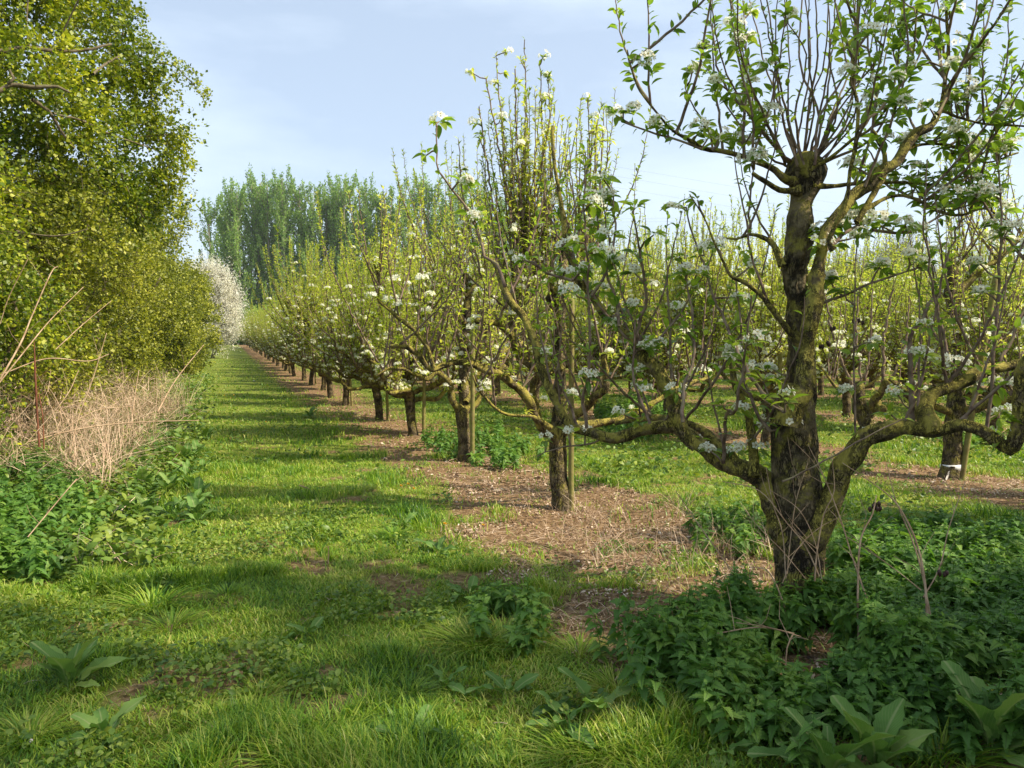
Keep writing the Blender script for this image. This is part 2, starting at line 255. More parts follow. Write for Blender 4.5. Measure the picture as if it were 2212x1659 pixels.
# ------------------------------------------------------------------ templates (length along x, width along y, normal z)
def leaf_t(n=4, w=.19, fold=.25, curve=.25, serr=0, wavy=0, shape='lance', stalk=.12):
    """width w relative to length; three verts per station; uv: x along, y across"""
    V = []; U = []; F = []
    ts = np.linspace(0, 1, n+1)
    for i, t in enumerate(ts):
        if shape == 'lance': h = w*math.sin(PI*t**.85)**.8 if 0 < t < 1 else 0.004
        elif shape == 'heart': h = w*(1.55*(1-t)**.75*(min(1, t*7+.25))**.6)*.9
        else: h = w*(math.sin(PI*min(1, t*.93+.035))**.55)
        if serr and 0 < i < n: h *= 1+serr*(1 if i % 2 else -1)
        wv = wavy*math.sin(i*2.3)
        x = stalk+(1-stalk)*t; z = -curve*x*x+ .12*x
        for s in (-1, 0, 1):
            V.append((x, s*h, z+abs(s)*h*fold+wv*s*(1 if i % 2 else -.6)*.5)); U.append((t, .5+s*.5*h/w if w else .5))
    for i in range(n):
        a = 3*i; F += [(a, a+3, a+4, a+1), (a+1, a+4, a+5, a+2)]
    if stalk > 0:
        b = len(V); V += [(0, -.008, 0), (0, .008, 0)]; U += [(0, .5), (0, .5)]; F.append((b, 0+1, 2, b+1)) if False else F.append((b, 1, 1+0, b+1))
        F[-1] = (b, 0, 2, b+1)
        V[0] = (V[0][0], -.012, V[0][2]); V[2] = (V[2][0], .012, V[2][2])
    return np.array(V, float), np.array(F), np.array(U, float)
T_NEAR = leaf_t(5, .19, .45, .35, stalk=.22)
T_MID = leaf_t(2, .17, .5, .35, stalk=0)
T_SMALL = (np.array([(0, 0, 0), (.5, -.38, .06), (1, 0, -.05), (.5, .38, .06)], float), np.array([(0, 1, 2, 3)]), np.zeros((4, 2)))
T_NET = leaf_t(12, .25, .35, .55, serr=.24, shape='heart', stalk=.12)
T_DOCK = leaf_t(14, .19, .35, .5, serr=.07, wavy=.10, shape='broad', stalk=.2)
def flower_t():
    V = []; F = []
    for k in range(5):
        a = 2*PI*k/5; c, s = math.cos(a), math.sin(a); c1, s1 = math.cos(a-.55), math.sin(a-.55); c2, s2 = math.cos(a+.55), math.sin(a+.55)
        b = len(V); V += [(.12*c, .12*s, 0), (.72*c1, .72*s1, .22), (1.0*c, 1.0*s, .28), (.72*c2, .72*s2, .22)]; F.append((b, b+1, b+2, b+3))
    # tuft of stamens is its own small dome built in another mesh
    return np.array(V, float), np.array(F), np.zeros((len(V), 2))
T_FL = flower_t()
T_ST = (np.array([(.2, .2, .16), (-.2, .2, .16), (-.2, -.2, .16), (.2, -.2, .16), (.1, .1, .3), (-.1, .1, .3), (-.1, -.1, .3), (.1, -.1, .3)], float), np.array([(4, 5, 6, 7), (0, 1, 5, 4), (1, 2, 6, 5), (2, 3, 7, 6), (3, 0, 4, 7)]), np.zeros((8, 2)))
# ------------------------------------------------------------------ pear trees
class Tree:
    def __init__(s, seed):
        s.rs = np.random.RandomState(seed); s.trunk = Acc(); s.limbs = []; s.shoot = Acc(); s.leafp = []; s.leafa = []; s.leafn = []; s.leafs = []; s.cl = []
        s.lines = []
    def add_limb(s, P, R, sides=10, step=.05, rough=.35, kinks=.35, trunk=False):
        Q = catmull(np.column_stack([P, R]), step); p = Q[:, :3].copy(); r = np.maximum(Q[:, 3], .002)
        if kinks and len(p) > 4:
            n = len(p); k = s.rs.randn(n//3+2, 3); t = np.arange(n)/3; i = t.astype(int); f = (t-i)[:, None]; j = k[i]*(1-f)+k[i+1]*f
            e = np.minimum(1, np.arange(n)/4)[:, None]; p += j*r[:, None]*kinks*e
            r = r*(1+min(.16, kinks*.5)*np.interp(np.arange(n), np.arange(0, n+4, 4), s.rs.randn(len(np.arange(0, n+4, 4))).clip(-1, 1.6)))
        a = s.trunk if trunk else Acc(); tube(a, p, r, sides, rough, s.rs)
        if not trunk: s.limbs.append(a)
        s.lines.append((p, r)); return p, r
    def add_shoot(s, P, r0, r1, leaves=1.0, step=.06, leafsize=.055, sides=5, start=.12, tipr=True, bl=0.0):
        rs = s.rs; Q = catmull(P, step); n = len(Q); L = np.linalg.norm(np.diff(Q, axis=0), axis=1).sum()
        Q = Q+rs.randn(n, 3)*r0*.35*np.minimum(1, np.arange(n))[:, None]
        tube(s.shoot, Q, np.linspace(r0, r1, n), sides, cap=False)
        m = int(L/.036*leaves)
        if m < 1: return Q
        t = start+(1-start)*rs.rand(m)**.85; t[-1:] = 1; x = t*(n-1); i = np.minimum(x.astype(int), n-2); f = (x-i)[:, None]
        pos = Q[i]*(1-f)+Q[i+1]*f; d = unit(Q[i+1]-Q[i]); ax = rs.randn(m, 3); ax -= d*(ax*d).sum(1, keepdims=True); ax = unit(ax)
        sp = (.6+.6*rs.rand(m))[:, None]*(1.0-.5*(t[:, None] > .93)); s.leafp.append(pos); s.leafa.append(d*.9+ax*sp*1.25+rs.randn(m, 3)*.15); s.leafn.append(d+rs.randn(m, 3)*.4+[0, 0, .5])
        s.leafs.append(leafsize*(.55+.6*rs.rand(m))*(1.1-.35*t))
        return Q
    def spur(s, p, out, size=.062, flower=True, leafsize=.055, nl=8):
        rs = s.rs; L = .03+.10*rs.rand(); d = unit(out+[0, 0, .5]+rs.randn(3)*.35); q = p+d*L
        tube(s.shoot, np.array([p, (p+q)/2+rs.randn(3)*.01, q]), [.006, .005, .004], 4, cap=False)
        ax = rs.randn(nl, 3); ax[:, 2] = ax[:, 2]*.45-.05; ax = unit(ax)+d*.3
        s.leafp.append(np.repeat(q[None], nl, 0)); s.leafa.append(ax); s.leafn.append(np.array([0, 0, 1.])+rs.randn(nl, 3)*.3); s.leafs.append(leafsize*(.75+.5*rs.rand(nl)))
        if flower: s.cl.append((q+d*.03, unit(d+[0, 0, .6]), size*(.5+.75*rs.rand())))
    def populate(s, top=4.3, dens=9., ln=(.5, 1.7), leafsize=.055, minr=.0, fl=.5, spurs=5., leaves=1.0, zmin=.95, lines=None, fan=.22, flz=(1.0, 3.3), sfl=.55):
        rs = s.rs
        for p, r in (lines or s.lines):
            seg = np.linalg.norm(np.diff(p, axis=0), axis=1); L = seg.sum(); cum = np.r_[0, np.cumsum(seg)]
            for q in range(rs.poisson(L*dens)):
                u = L*(.12+.88*rs.rand()); i = min(np.searchsorted(cum, u)-1, len(p)-2); i = max(i, 0); o = p[i]
                if o[2] < zmin: continue
                room = top-o[2]-.25*rs.rand(); 
                if room < .25: continue
                l = min(room, ln[0]+(ln[1]-ln[0])*rs.rand()**.8)
                h = rs.randn(2)*fan; d0 = np.array([h[0]*1.9, h[1]*1.9, 1]); d1 = np.array([h[0]*.5, h[1]*.5, 1])
                k = 4; Pn = [o+np.array([0, 0, r[i]*.4])]; 
                for j in range(k): d = d0*(1-j/(k-1))+d1*(j/(k-1)); Pn.append(Pn[-1]+unit(d+rs.randn(3)*.05)*l/k)
                r0 = .0045+.0045*l; Qs = s.add_shoot(np.array(Pn), r0, .0022, leaves, leafsize=leafsize)
                if rs.rand() < fl*sfl:
                    for _ in range(rs.randint(1, 4)):
                        j = int(len(Qs)*rs.rand()*.7); s.spur(Qs[j], np.r_[rs.randn(2)*.7, .2], flower=Qs[j][2] < flz[1]+.2, leafsize=leafsize)
            for q in range(rs.poisson(L*spurs)):
                i = rs.randint(1, len(p)-1) if len(p) > 3 else 0
                if p[i][2] < flz[0]-.15: continue
                s.spur(p[i]+[0, 0, r[i]*.5], np.r_[rs.randn(2)*.7, .3], flower=rs.rand() < fl and p[i][2] < flz[1], leafsize=leafsize)
    def shoot_spurs(s, Q, n, leafsize=.055, fl=.6):
        for q in range(n):
            i = s.rs.randint(0, len(Q)); s.spur(Q[i], np.r_[s.rs.randn(2)*.7, .2], flower=s.rs.rand() < fl, leafsize=leafsize)
    def build(s, name, near=False, loc=(0, 0, 0), bark=None, leafwid=1.0):
        rs = s.rs; root = empty(name, loc); off = -np.array(loc)
        for a in [s.trunk, s.shoot]+s.limbs: a.V = [v+off for v in a.V]
        s.trunk.obj('trunk', M['bark'], root, True)
        for a in s.limbs: a.obj('limb', M['limb'], root, True)
        s.shoot.obj('shoots', M['shoot'], root, True)
        A = Acc(); P = np.vstack(s.leafp)+off; sc = np.concatenate(s.leafs); stamp(A, T_NEAR if near else T_MID, P, np.vstack(s.leafa), np.vstack(s.leafn), sc, sc*leafwid*(.8+.4*rs.rand(len(sc))))
        A.obj('foliage', M['leafnear' if near else 'leaf'], root, near, uv=near)
        if s.cl:
            A = Acc(); B = Acc(); pp = []; nn = []; ss = []
            for q, d, r in s.cl:
                m = rs.randint(5, 18); v = rs.randn(m, 3); v[:, 2] *= .6; v = unit(v)*(.35+.65*rs.rand(m, 1)**.5); v[:, 2] = np.abs(v[:, 2])*.75-.1; pp.append(q+off+v*r); nn.append(unit(v*1.5+d*.5+rs.randn(m, 3)*.25)); ss.append(.019+.006*rs.rand(m))
            pp = np.vstack(pp); nn = np.vstack(nn); ss = np.concatenate(ss); ax = np.cross(nn, rs.randn(len(nn), 3))
            stamp(A, T_FL, pp, ax, nn, ss); bl = A.obj('blossom', M['petal'], root)
            if near: stamp(B, T_ST, pp, ax, nn, ss); B.obj('stamens', M['stamen'], root)
        return root
def wander(rs, o, az, el0, el1, L, r0, r1, n=9, jit=.28):
    P = [np.array(o, float)]; R = [r0]; a = az
    for i in range(n):
        t = (i+1)/n; el = el0+(el1-el0)*t**1.3+rs.randn()*jit; a += rs.randn()*jit*.9
        P.append(P[-1]+L/n*np.array([math.cos(a)*math.cos(el), math.sin(a)*math.cos(el), math.sin(el)])); R.append(r0+(r1-r0)*t**.8)
    return np.array(P), np.array(R)
def generic(seed, top=4.4, style=0):
    t = Tree(seed); rs = t.rs; h = .62+.25*rs.rand(); lx, ly = rs.randn(2)*.05
    t.add_limb([(0, 0, -.08), (0, 0, .08), (lx*.5, ly*.5, h*.5), (lx, ly, h), (lx, ly, h+.15)], [.125, .10, .092, .098, .09], 14, .06, .2, .1, trunk=True)
    z2 = 1.7+.8*rs.rand(); t.add_limb([(lx, ly, h), (lx*1.5, ly, 1.3), (lx+rs.randn()*.08, ly+rs.randn()*.08, z2-.2), (lx*2, ly*2, z2)], [.085, .07, .06, .085 if style else .04], 10, .06, .4, .35, trunk=True)
    n = rs.randint(4, 7); a0 = rs.rand()*6.3
    for k in range(n):
        az = a0+k*2*PI/n+rs.randn()*.2; L = 1.5+.7*rs.rand(); o = (lx+.05*math.cos(az), ly+.05*math.sin(az), h-.05+.25*rs.rand())
        P, R = wander(rs, o, az, .22, .75, L*1.08, .052+.013*rs.rand(), .014); p, r = t.add_limb(P, R, 8, .06)
        for q in range(2):
            i = rs.randint(3, len(P)-2); P2, R2 = wander(rs, P[i], az+rs.choice([-1, 1])*.8, .4, 1.1, .6+.6*rs.rand(), R[i]*.8, .01, 6); t.add_limb(P2, R2, 7, .06)
    for k in range(3):
        az = rs.rand()*6.3; P, R = wander(rs, (lx, ly, 1.2+.5*k), az, .5, 1.1, .8+.5*rs.rand(), .03, .01, 6); t.add_limb(P, R, 6, .06)
    t.populate(top=top, dens=13.5, ln=(.6, 2.6), leafsize=.08, leaves=2.6, spurs=12, fl=.85, sfl=.95, zmin=.8, flz=(1.0, 4.1))
    return t
# ---- ground, haze-free terrain
def axis_grid(a, b, fine0, fine1, s0, growth=1.12):
    x = list(np.arange(fine0, fine1, s0)); s = s0; v = x[-1]
    while v < b: s *= growth; v += s; x.append(v)
    s = s0; v = x[0]; y = []
    while v > a: s *= growth; v -= s; y.append(v)
    return np.array(y[::-1]+x)
gx = axis_grid(-900, 1400, -5, 12, .12); gy = axis_grid(-60, 1500, -1, 22, .14)
X, Y = np.meshgrid(gx, gy); Z = gz(X, Y); V = np.stack([X, Y, Z], -1).reshape(-1, 3); nx, ny = len(gx), len(gy)
i = np.arange(ny-1)[:, None]*nx+np.arange(nx-1)[None]; F = np.stack([i, i+1, i+nx+1, i+nx], -1).reshape(-1, 4)
go = kind(mesh('ground', V, F, M['ground'], smooth=True), 'structure')
# far hills behind the poplars
hm = plain('hill_fields', (.16, .19, .13), .95)
hx = np.linspace(-700, 1500, 90); hv = []; 
for j, (yy, f) in enumerate([(700, 0), (800, .6), (950, 1.0), (1200, .8)]):
    hv.append(np.stack([hx, np.full_like(hx, yy), 2.5+f*(52+22*vnoise(hx, yy, 260)+7*vnoise(hx, yy, 60, 4))], -1))
hv = np.vstack(hv); i = np.arange(3)[:, None]*90+np.arange(89)[None]
kind(mesh('hills', hv, np.stack([i, i+1, i+91, i+90], -1).reshape(-1, 4), hm, smooth=True), 'structure')
# ------------------------------------------------------------------ the traced pear trees
def tr(pts, d0, d1=None):
    """photo points (x, y, width) at depths d0..d1 -> world points and radii"""
    n = len(pts); d1 = d0 if d1 is None else d1; P = []; R = []
    for i, (x, y, wd) in enumerate(pts):
        d = d0+(d1-d0)*i/max(n-1, 1); P.append(Ppx(x, y, d)); R.append(wd*.44/FPX*d)
    return np.array(P), np.array(R)
def lim(t, pts, d0, d1=None, sides=12, trunk=False, step=.035, rough=.3, kinks=.25):
    P, R = tr(pts, d0, d1); return t.add_limb(P, R, sides, step, rough, kinks, trunk)
def sh(t, pts, d0, d1=None, leaves=.7, spurs=0, ls=.062, fl=.6, start=.15):
    P, R = tr(pts, d0, d1); Q = t.add_shoot(P, R[0], max(R[-1], .0022), leaves, leafsize=ls, sides=6, start=start)
    if spurs: t.shoot_spurs(Q, spurs, ls, fl)
    return Q
# T1: the big old tree on the right
t1 = Tree(11); D = 4.32; rs1 = t1.rs
lim(t1, [(1727, 1350, 150), (1727, 1290, 124), (1727, 1190, 112), (1726, 1120, 114), (1720, 1060, 110), (1716, 1000, 106), (1713, 940, 104), (1713, 880, 98), (1716, 850, 80)], D, sides=36, trunk=True, step=.025, rough=.15, kinks=.03)
lim(t1, [(1722, 920, 84), (1730, 850, 66), (1730, 786, 60), (1729, 700, 60), (1724, 620, 58), (1719, 570, 62), (1721, 553, 58), (1726, 483, 66), (1732, 433, 54), (1738, 383, 84), (1736, 350, 74)], D+.08, sides=24, trunk=True, step=.03, rough=.35, kinks=.08)
l_a = lim(t1, [(1700, 920, 66), (1708, 886, 58), (1728, 846, 48), (1742, 766, 38), (1752, 686, 36), (1763, 610, 40), (1768, 575, 34), (1771, 545, 30), (1780, 512, 28), (1795, 483, 27), (1825, 447, 28), (1868, 403, 29), (1908, 373, 26), (1935, 353, 23), (1955, 320, 21), (1978, 290, 22), (2008, 277, 17), (2025, 247, 11), (2041, 173, 10), (2048, 110, 8), (2046, 60, 8), (2045, -40, 6)], D-.22, D-.1, 14)
l_b = lim(t1, [(1724, 1190, 60), (1694, 1130, 60), (1660, 1070, 54), (1618, 1020, 47), (1585, 1012, 44), (1551, 997, 42), (1525, 973, 38), (1500, 950, 36), (1464, 925, 30), (1404, 929, 30), (1354, 940, 28), (1311, 946, 28), (1271, 930, 26), (1237, 920, 24), (1216, 895, 22), (1197, 853, 22), (1177, 806, 20), (1162, 766, 20), (1146, 713, 18), (1131, 683, 18), (1104, 653, 16), (1091, 620, 15), (1077, 588, 15), (1062, 560, 8)], D-.02, 5.3, 14)
l_c = lim(t1, [(1505, 965, 34), (1470, 922, 36), (1447, 853, 36), (1424, 806, 34), (1391, 770, 32), (1371, 740, 26), (1337, 706, 22), (1304, 676, 21), (1277, 636, 19), (1247, 606, 18), (1231, 563, 13), (1221, 533, 11), (1217, 467, 11), (1204, 400, 9), (1194, 300, 9), (1196, 272, 8)], D-.05, 4.7, 12)
l_d = lim(t1, [(1724, 1200, 60), (1756, 1135, 62), (1795, 1066, 58), (1815, 1020, 55), (1845, 985, 56), (1872, 955, 52), (1901, 935, 50), (1935, 922, 44), (1960, 915, 42), (1985, 925, 38), (2015, 936, 30), (2048, 926, 33), (2078, 918, 33), (2105, 924, 31), (2135, 940, 32), (2168, 966, 32), (2184, 972, 34), (2197, 948, 36), (2203, 886, 32), (2208, 836, 32), (2215, 780, 28), (2240, 740, 22)], D-.05, 3.75, 16)
l_e = lim(t1, [(2015, 938, 34), (2008, 915, 52), (1996, 890, 44), (2005, 868, 34), (2030, 850, 30), (2061, 834, 28), (2101, 808, 29), (2141, 793, 27), (2190, 790, 27), (2260, 770, 22)], 4.0, 4.3, 14)
l_f = lim(t1, [(1630, 1030, 34), (1628, 1005, 26), (1625, 960, 22), (1615, 900, 19), (1600, 860, 17), (1585, 818, 16), (1575, 770, 8)], D+.02, D+.1, 12)
l_g = lim(t1, [(1606, 1016, 20), (1575, 985, 26), (1555, 966, 26), (1525, 935, 24), (1475, 915, 20), (1440, 906, 17), (1385, 905, 14), (1330, 915, 9)], D+.1, 5.0, 12)
l_h = lim(t1, [(1738, 395, 30), (1700, 388, 18), (1661, 363, 14), (1608, 340, 13), (1561, 327, 11), (1515, 320, 10), (1498, 307, 10), (1475, 295, 8), (1447, 277, 7), (1421, 247, 6), (1397, 217, 5), (1377, 187, 4), (1364, 150, 4), (1355, 108, 3)], D+.05, D-.2, 9)
l_i = lim(t1, [(1725, 412, 26), (1705, 413, 15), (1681, 410, 13), (1655, 393, 12), (1628, 373, 11)], D, D-.1, 9)
l_j = lim(t1, [(1800, 540, 22), (1788, 523, 12), (1805, 483, 12), (1825, 440, 11), (1835, 383, 10), (1845, 327, 10), (1851, 283, 9), (1855, 240, 9), (1851, 213, 9), (1841, 167, 8), (1851, 67, 7), (1855, -60, 6)], D-.35, D-.4, 8)
l_k = lim(t1, [(1850, 480, 18), (1875, 443, 13), (1901, 400, 12), (1911, 373, 12), (1911, 333, 11), (1898, 300, 11), (1885, 280, 8)], D-.1, D-.05, 8)
l_l = lim(t1, [(1728, 745, 26), (1705, 715, 18), (1688, 696, 16), (1661, 663, 14), (1641, 636, 12), (1608, 610, 10), (1578, 596, 8), (1565, 570, 7), (1545, 530, 6), (1520, 470, 4), (1490, 420, 3)], D-.05, D-.25, 9)
l_m = lim(t1, [(1690, 575, 20), (1672, 530, 14), (1650, 512, 12), (1620, 505, 9), (1590, 515, 7), (1560, 512, 5)], D, D+.1, 8)
l_n = lim(t1, [(1750, 400, 24), (1795, 402, 12), (1841, 397, 9), (1908, 393, 8), (1995, 397, 7), (2060, 405, 6), (2110, 380, 4)], D, D+.3, 8)
l_o = lim(t1, [(1750, 366, 22), (1791, 343, 10), (1841, 300, 8), (1875, 283, 7), (1918, 227, 6), (1968, 133, 5), (1981, 20, 4)], D, D-.2, 7)
l_p = lim(t1, [(2008, 280, 12), (2030, 240, 9), (2068, 253, 7), (2125, 267, 6), (2180, 270, 6), (2240, 275, 5)], D-.1, D+.1, 7)
l_q = lim(t1, [(1860, 460, 16), (1920, 425, 9), (1975, 430, 8), (2020, 455, 7), (2075, 465, 6), (2125, 450, 5), (2180, 480, 4)], D, D+.35, 7)
l_r = lim(t1, [(1885, 400, 14), (1950, 330, 9), (2010, 310, 7), (2070, 320, 6), (2130, 350, 5), (2200, 330, 4)], D, D+.5, 7)
for pts, sp, lv in [
    ([(1971, 912, 16), (1968, 786, 12), (1965, 736, 13), (1970, 712, 11), (1995, 686, 8), (2021, 636, 7), (2035, 600, 6), (2062, 520, 4), (2075, 440, 3)], 4, .5),
    ([(2131, 930, 10), (2141, 853, 9), (2145, 770, 9), (2155, 653, 8), (2158, 553, 7), (2163, 440, 5), (2150, 330, 4)], 6, .6),
    ([(1848, 972, 6), (1845, 753, 5), (1846, 636, 4), (1850, 520, 3)], 2, .4),
    ([(1695, 890, 11), (1661, 866, 10), (1635, 830, 9), (1608, 786, 8), (1585, 740, 8), (1565, 693, 7), (1541, 643, 7), (1525, 586, 6), (1505, 530, 5), (1480, 450, 4)], 6, .5),
    ([(1665, 932, 9), (1641, 906, 8), (1618, 853, 7), (1605, 806, 6), (1600, 700, 5), (1590, 600, 4)], 4, .4),
    ([(1775, 656, 8), (1841, 630, 6), (1908, 603, 5), (1988, 576, 4)], 5, .5),
    ([(1267, 925, 9), (1261, 853, 8), (1271, 820, 8), (1275, 736, 7), (1271, 620, 6), (1268, 553, 5), (1262, 430, 4), (1266, 330, 3)], 4, .9),
    ([(1404, 915, 8), (1385, 870, 7), (1371, 830, 6), (1367, 770, 5), (1372, 690, 4)], 2, .5),
    ([(1608, 342, 9), (1607, 290, 8), (1608, 245, 8), (1601, 233, 6), (1585, 213, 5), (1558, 167, 4), (1545, 110, 4), (1534, 20, 3)], 3, 1.0),
    ([(1608, 245, 6), (1615, 180, 5), (1612, 100, 4), (1605, 0, 3)], 3, 1.0),
    ([(1628, 367, 8), (1628, 300, 7), (1625, 250, 6), (1600, 150, 4), (1580, 40, 3)], 3, .9),
    ([(1628, 330, 6), (1660, 240, 5), (1685, 120, 4), (1700, 0, 3)], 3, .9),
    ([(1606, 280, 5), (1560, 215, 4), (1530, 150, 3), (1512, 128, 2)], 1, .8),
    ([(2025, 247, 8), (2075, 140, 6), (2120, 80, 5), (2148, 0, 4)], 0, .15),
    ([(2041, 180, 7), (2025, 110, 5), (2000, 60, 4), (1990, -40, 3)], 2, .6),
    ([(1843, 400, 8), (1880, 300, 7), (1890, 200, 6), (1875, 80, 5), (1885, -50, 4)], 4, .9),
    ([(1868, 403, 8), (1930, 250, 6), (1960, 120, 5), (1950, -30, 4)], 3, 1.0),
    ([(1540, 325, 6), (1530, 280, 5), (1490, 215, 4), (1480, 190, 3)], 3, 1.0),
    ([(1515, 322, 6), (1470, 305, 5), (1420, 290, 4), (1345, 265, 4)], 5, .8),
    ([(1475, 912, 10), (1480, 830, 8), (1500, 760, 7), (1490, 640, 6), (1470, 560, 4)], 4, .5),
    ([(1391, 770, 12), (1375, 720, 10), (1395, 640, 8), (1380, 540, 6), (1375, 480, 4)], 5, .6),
    ([(1277, 640, 9), (1310, 580, 7), (1330, 500, 6), (1322, 400, 4)], 4, .7),
    ([(1337, 706, 9), (1330, 640, 7), (1300, 560, 5), (1290, 450, 4)], 3, .6),
    ([(1562, 1000, 10), (1568, 900, 8), (1590, 880, 6), (1610, 760, 6), (1625, 640, 4)], 3, .4),
    ([(1690, 1040, 6), (1760, 1008, 5), (1850, 955, 4), (1950, 905, 3)], 0, .05),
    ([(1091, 620, 9), (1070, 570, 8), (1047, 553, 8), (1017, 467, 7), (964, 393, 6), (944, 350, 5), (944, 300, 4), (943, 272, 3)], 3, .35),
    ([(1885, 497, 8), (1958, 503, 6), (2041, 463, 5), (2100, 440, 4)], 6, .6),
    ([(2212, 560, 9), (2165, 500, 7), (2125, 440, 6), (2091, 383, 5), (2070, 330, 4)], 5, .7),
    ([(1237, 606, 8), (1180, 590, 5), (1130, 560, 4)], 3, .5),
    ([(1780, 545, 12), (1830, 500, 7), (1880, 480, 5)], 7, .9)]:
    sh(t1, pts, D-.12+rs1.randn()*.12, D-.12+rs1.randn()*.2, lv*1.6, int(sp*1.5), .086, .75)
# the fan of water shoots on the pollard head
for k in range(30):
    x1 = 1545+14.2*k+rs1.randn()*14; yb = 350+rs1.rand()*22
    sh(t1, [(1736+(x1-1730)*.16+rs1.randn()*7, yb, 5+3*rs1.rand()), (1736+(x1-1730)*.6+rs1.randn()*14, 255+rs1.randn()*25, 5), (1736+(x1-1730)*.86+rs1.randn()*16, 120, 4), (x1+rs1.randn()*8, 40-rs1.rand()*220, 2.5)], D+.1+rs1.randn()*.1, D+rs1.randn()*.35, .35 if abs(x1-1770) < 60 else .95, 0, .062)
for a in (l_b, l_c, l_d, l_e, l_f, l_g, l_l, l_m):
    t1.populate(top=2.9, dens=3.2, ln=(.4, 1.4), leafsize=.076, leaves=.75, spurs=2.8, fl=.7, sfl=.12, zmin=.9, lines=[a])
for a in (l_a, l_j, l_n, l_o, l_p, l_q, l_r, l_h):
    t1.populate(top=4.5, dens=4.5, ln=(.3, 1.2), leafsize=.086, leaves=1.7, spurs=13 if any(a is b for b in (l_p, l_q, l_r, l_n)) else 2.2, fl=.75, sfl=.2, lines=[(a[0][len(a[0])//4:], a[1][len(a[1])//4:])], flz=(1, 4.4), fan=.35)
# low spur with three blossoms in front of the second tree
Q = sh(t1, [(1300, 948, 5), (1262, 962, 4), (1215, 965, 4), (1160, 985, 3)], 4.9, 4.7, .0)
for f in (.35, .62, .97):
    q = Q[int(f*(len(Q)-1))]; t1.spur(q, np.array([0, 0, 1.]), .05, True, .075, 6)
BASE1 = (3.0, 3.5, float(gz(3.0, 3.5)))
tree1 = t1.build('pear_tree', True, BASE1); tagT(tree1, 'largest gnarled pear tree on the right, low limbs forking near its base beside the nettles', 'pear tree', 'pear trees in the orchard rows')
# T2
t2 = Tree(22); D = 7.29; rs2 = t2.rs; g2 = float(gz(3, 6.66))
lim(t2, [(1212, 1112, 54), (1212, 1086, 46), (1206, 1020, 42), (1204, 970, 44), (1204, 930, 40)], D, sides=20, trunk=True, step=.04, rough=.16, kinks=.06)
lim(t2, [(1207, 935, 36), (1212, 853, 26), (1211, 720, 26), (1207, 668, 34), (1207, 645, 46), (1212, 620, 30), (1214, 590, 30), (1217, 563, 22), (1217, 520, 18)], D+.05, sides=16, trunk=True, step=.04, rough=.35, kinks=.1)
m_a = lim(t2, [(1204, 950, 36), (1184, 930, 28), (1160, 905, 22), (1147, 880, 21), (1120, 840, 20), (1090, 818, 19), (1057, 800, 18), (1020, 786, 17), (984, 782, 16), (957, 790, 15), (937, 800, 14), (917, 786, 14), (894, 760, 14), (880, 750, 11), (844, 748, 9)], D, D-.9, 10)
m_b = lim(t2, [(937, 798, 12), (924, 753, 12), (897, 716, 12), (864, 690, 10), (840, 668, 9), (817, 645, 8), (818, 600, 6), (805, 560, 4)], D-.75, D-1, 9)
m_c = lim(t2, [(1165, 905, 20), (1148, 850, 18), (1150, 796, 20), (1120, 766, 20), (1100, 726, 18), (1080, 705, 17), (1057, 698, 15), (1028, 693, 16)], D+.1, D-.3, 10)
m_d = lim(t2, [(1215, 935, 30), (1240, 900, 22), (1262, 882, 20), (1284, 863, 20), (1310, 836, 19), (1306, 800, 13), (1304, 765, 12)], D, D-.3, 10)
m_e = lim(t2, [(1190, 925, 14), (1147, 900, 9), (1097, 896, 8), (1070, 880, 7), (1037, 846, 6), (1020, 810, 3)], D-.2, D-.6, 8)
m_f = lim(t2, [(1220, 925, 30), (1270, 915, 20), (1340, 905, 17), (1400, 880, 16), (1440, 850, 15), (1490, 830, 13), (1530, 815, 9)], D+.1, D+.9, 10)
m_g = lim(t2, [(1213, 640, 18), (1240, 610, 11), (1262, 570, 9), (1290, 540, 6)], D, D+.5, 8)
m_h = lim(t2, [(1205, 640, 20), (1175, 600, 12), (1150, 560, 9), (1140, 500, 6)], D, D-.2, 8)
m_i = lim(t2, [(1103, 728, 16), (1108, 660, 12), (1112, 580, 10), (1110, 520, 6)], D, D, 8)
for pts in [[(1137, 640, 8), (1150, 520, 6), (1140, 300, 4), (1133, 85, 2)], [(1150, 560, 8), (1100, 430, 6), (1085, 280, 4), (1072, 120, 2)], [(1180, 600, 8), (1178, 400, 5), (1166, 140, 2)], [(1190, 600, 8), (1190, 400, 5), (1184, 165, 2)], [(1120, 590, 7), (1095, 420, 5), (1050, 170, 3)], [(1112, 580, 7), (1070, 470, 5), (1035, 230, 3)], [(1130, 480, 6), (1118, 330, 5), (1112, 150, 3)], [(1047, 740, 8), (1055, 640, 7), (1075, 560, 6), (1080, 480, 4)], [(1262, 570, 6), (1275, 430, 4), (1270, 215, 2)], [(1290, 540, 6), (1295, 420, 4), (1305, 230, 2)], [(1280, 560, 5), (1285, 420, 4), (1288, 270, 2)], [(1040, 600, 6), (1000, 420, 4), (990, 300, 2)]]:
    sh(t2, pts, D+rs2.randn()*.2, D+rs2.randn()*.3, 1.1, 5, .074)
t2.populate(top=2.95, dens=9, ln=(.5, 1.7), leafsize=.07, leaves=1.3, spurs=6, fl=.6, sfl=.3, lines=[m_a, m_b, m_e])
t2.populate(top=3.75, dens=12, ln=(.6, 2.0), leafsize=.07, leaves=1.4, spurs=6, fl=.5, sfl=.3, lines=[m_c, m_d, m_f, m_g, m_h, m_i])
t2.populate(top=4.1, dens=22, ln=(.9, 1.9), leafsize=.07, leaves=1.8, spurs=7, fl=.6, lines=[m_g, m_h, m_i], fan=.16)
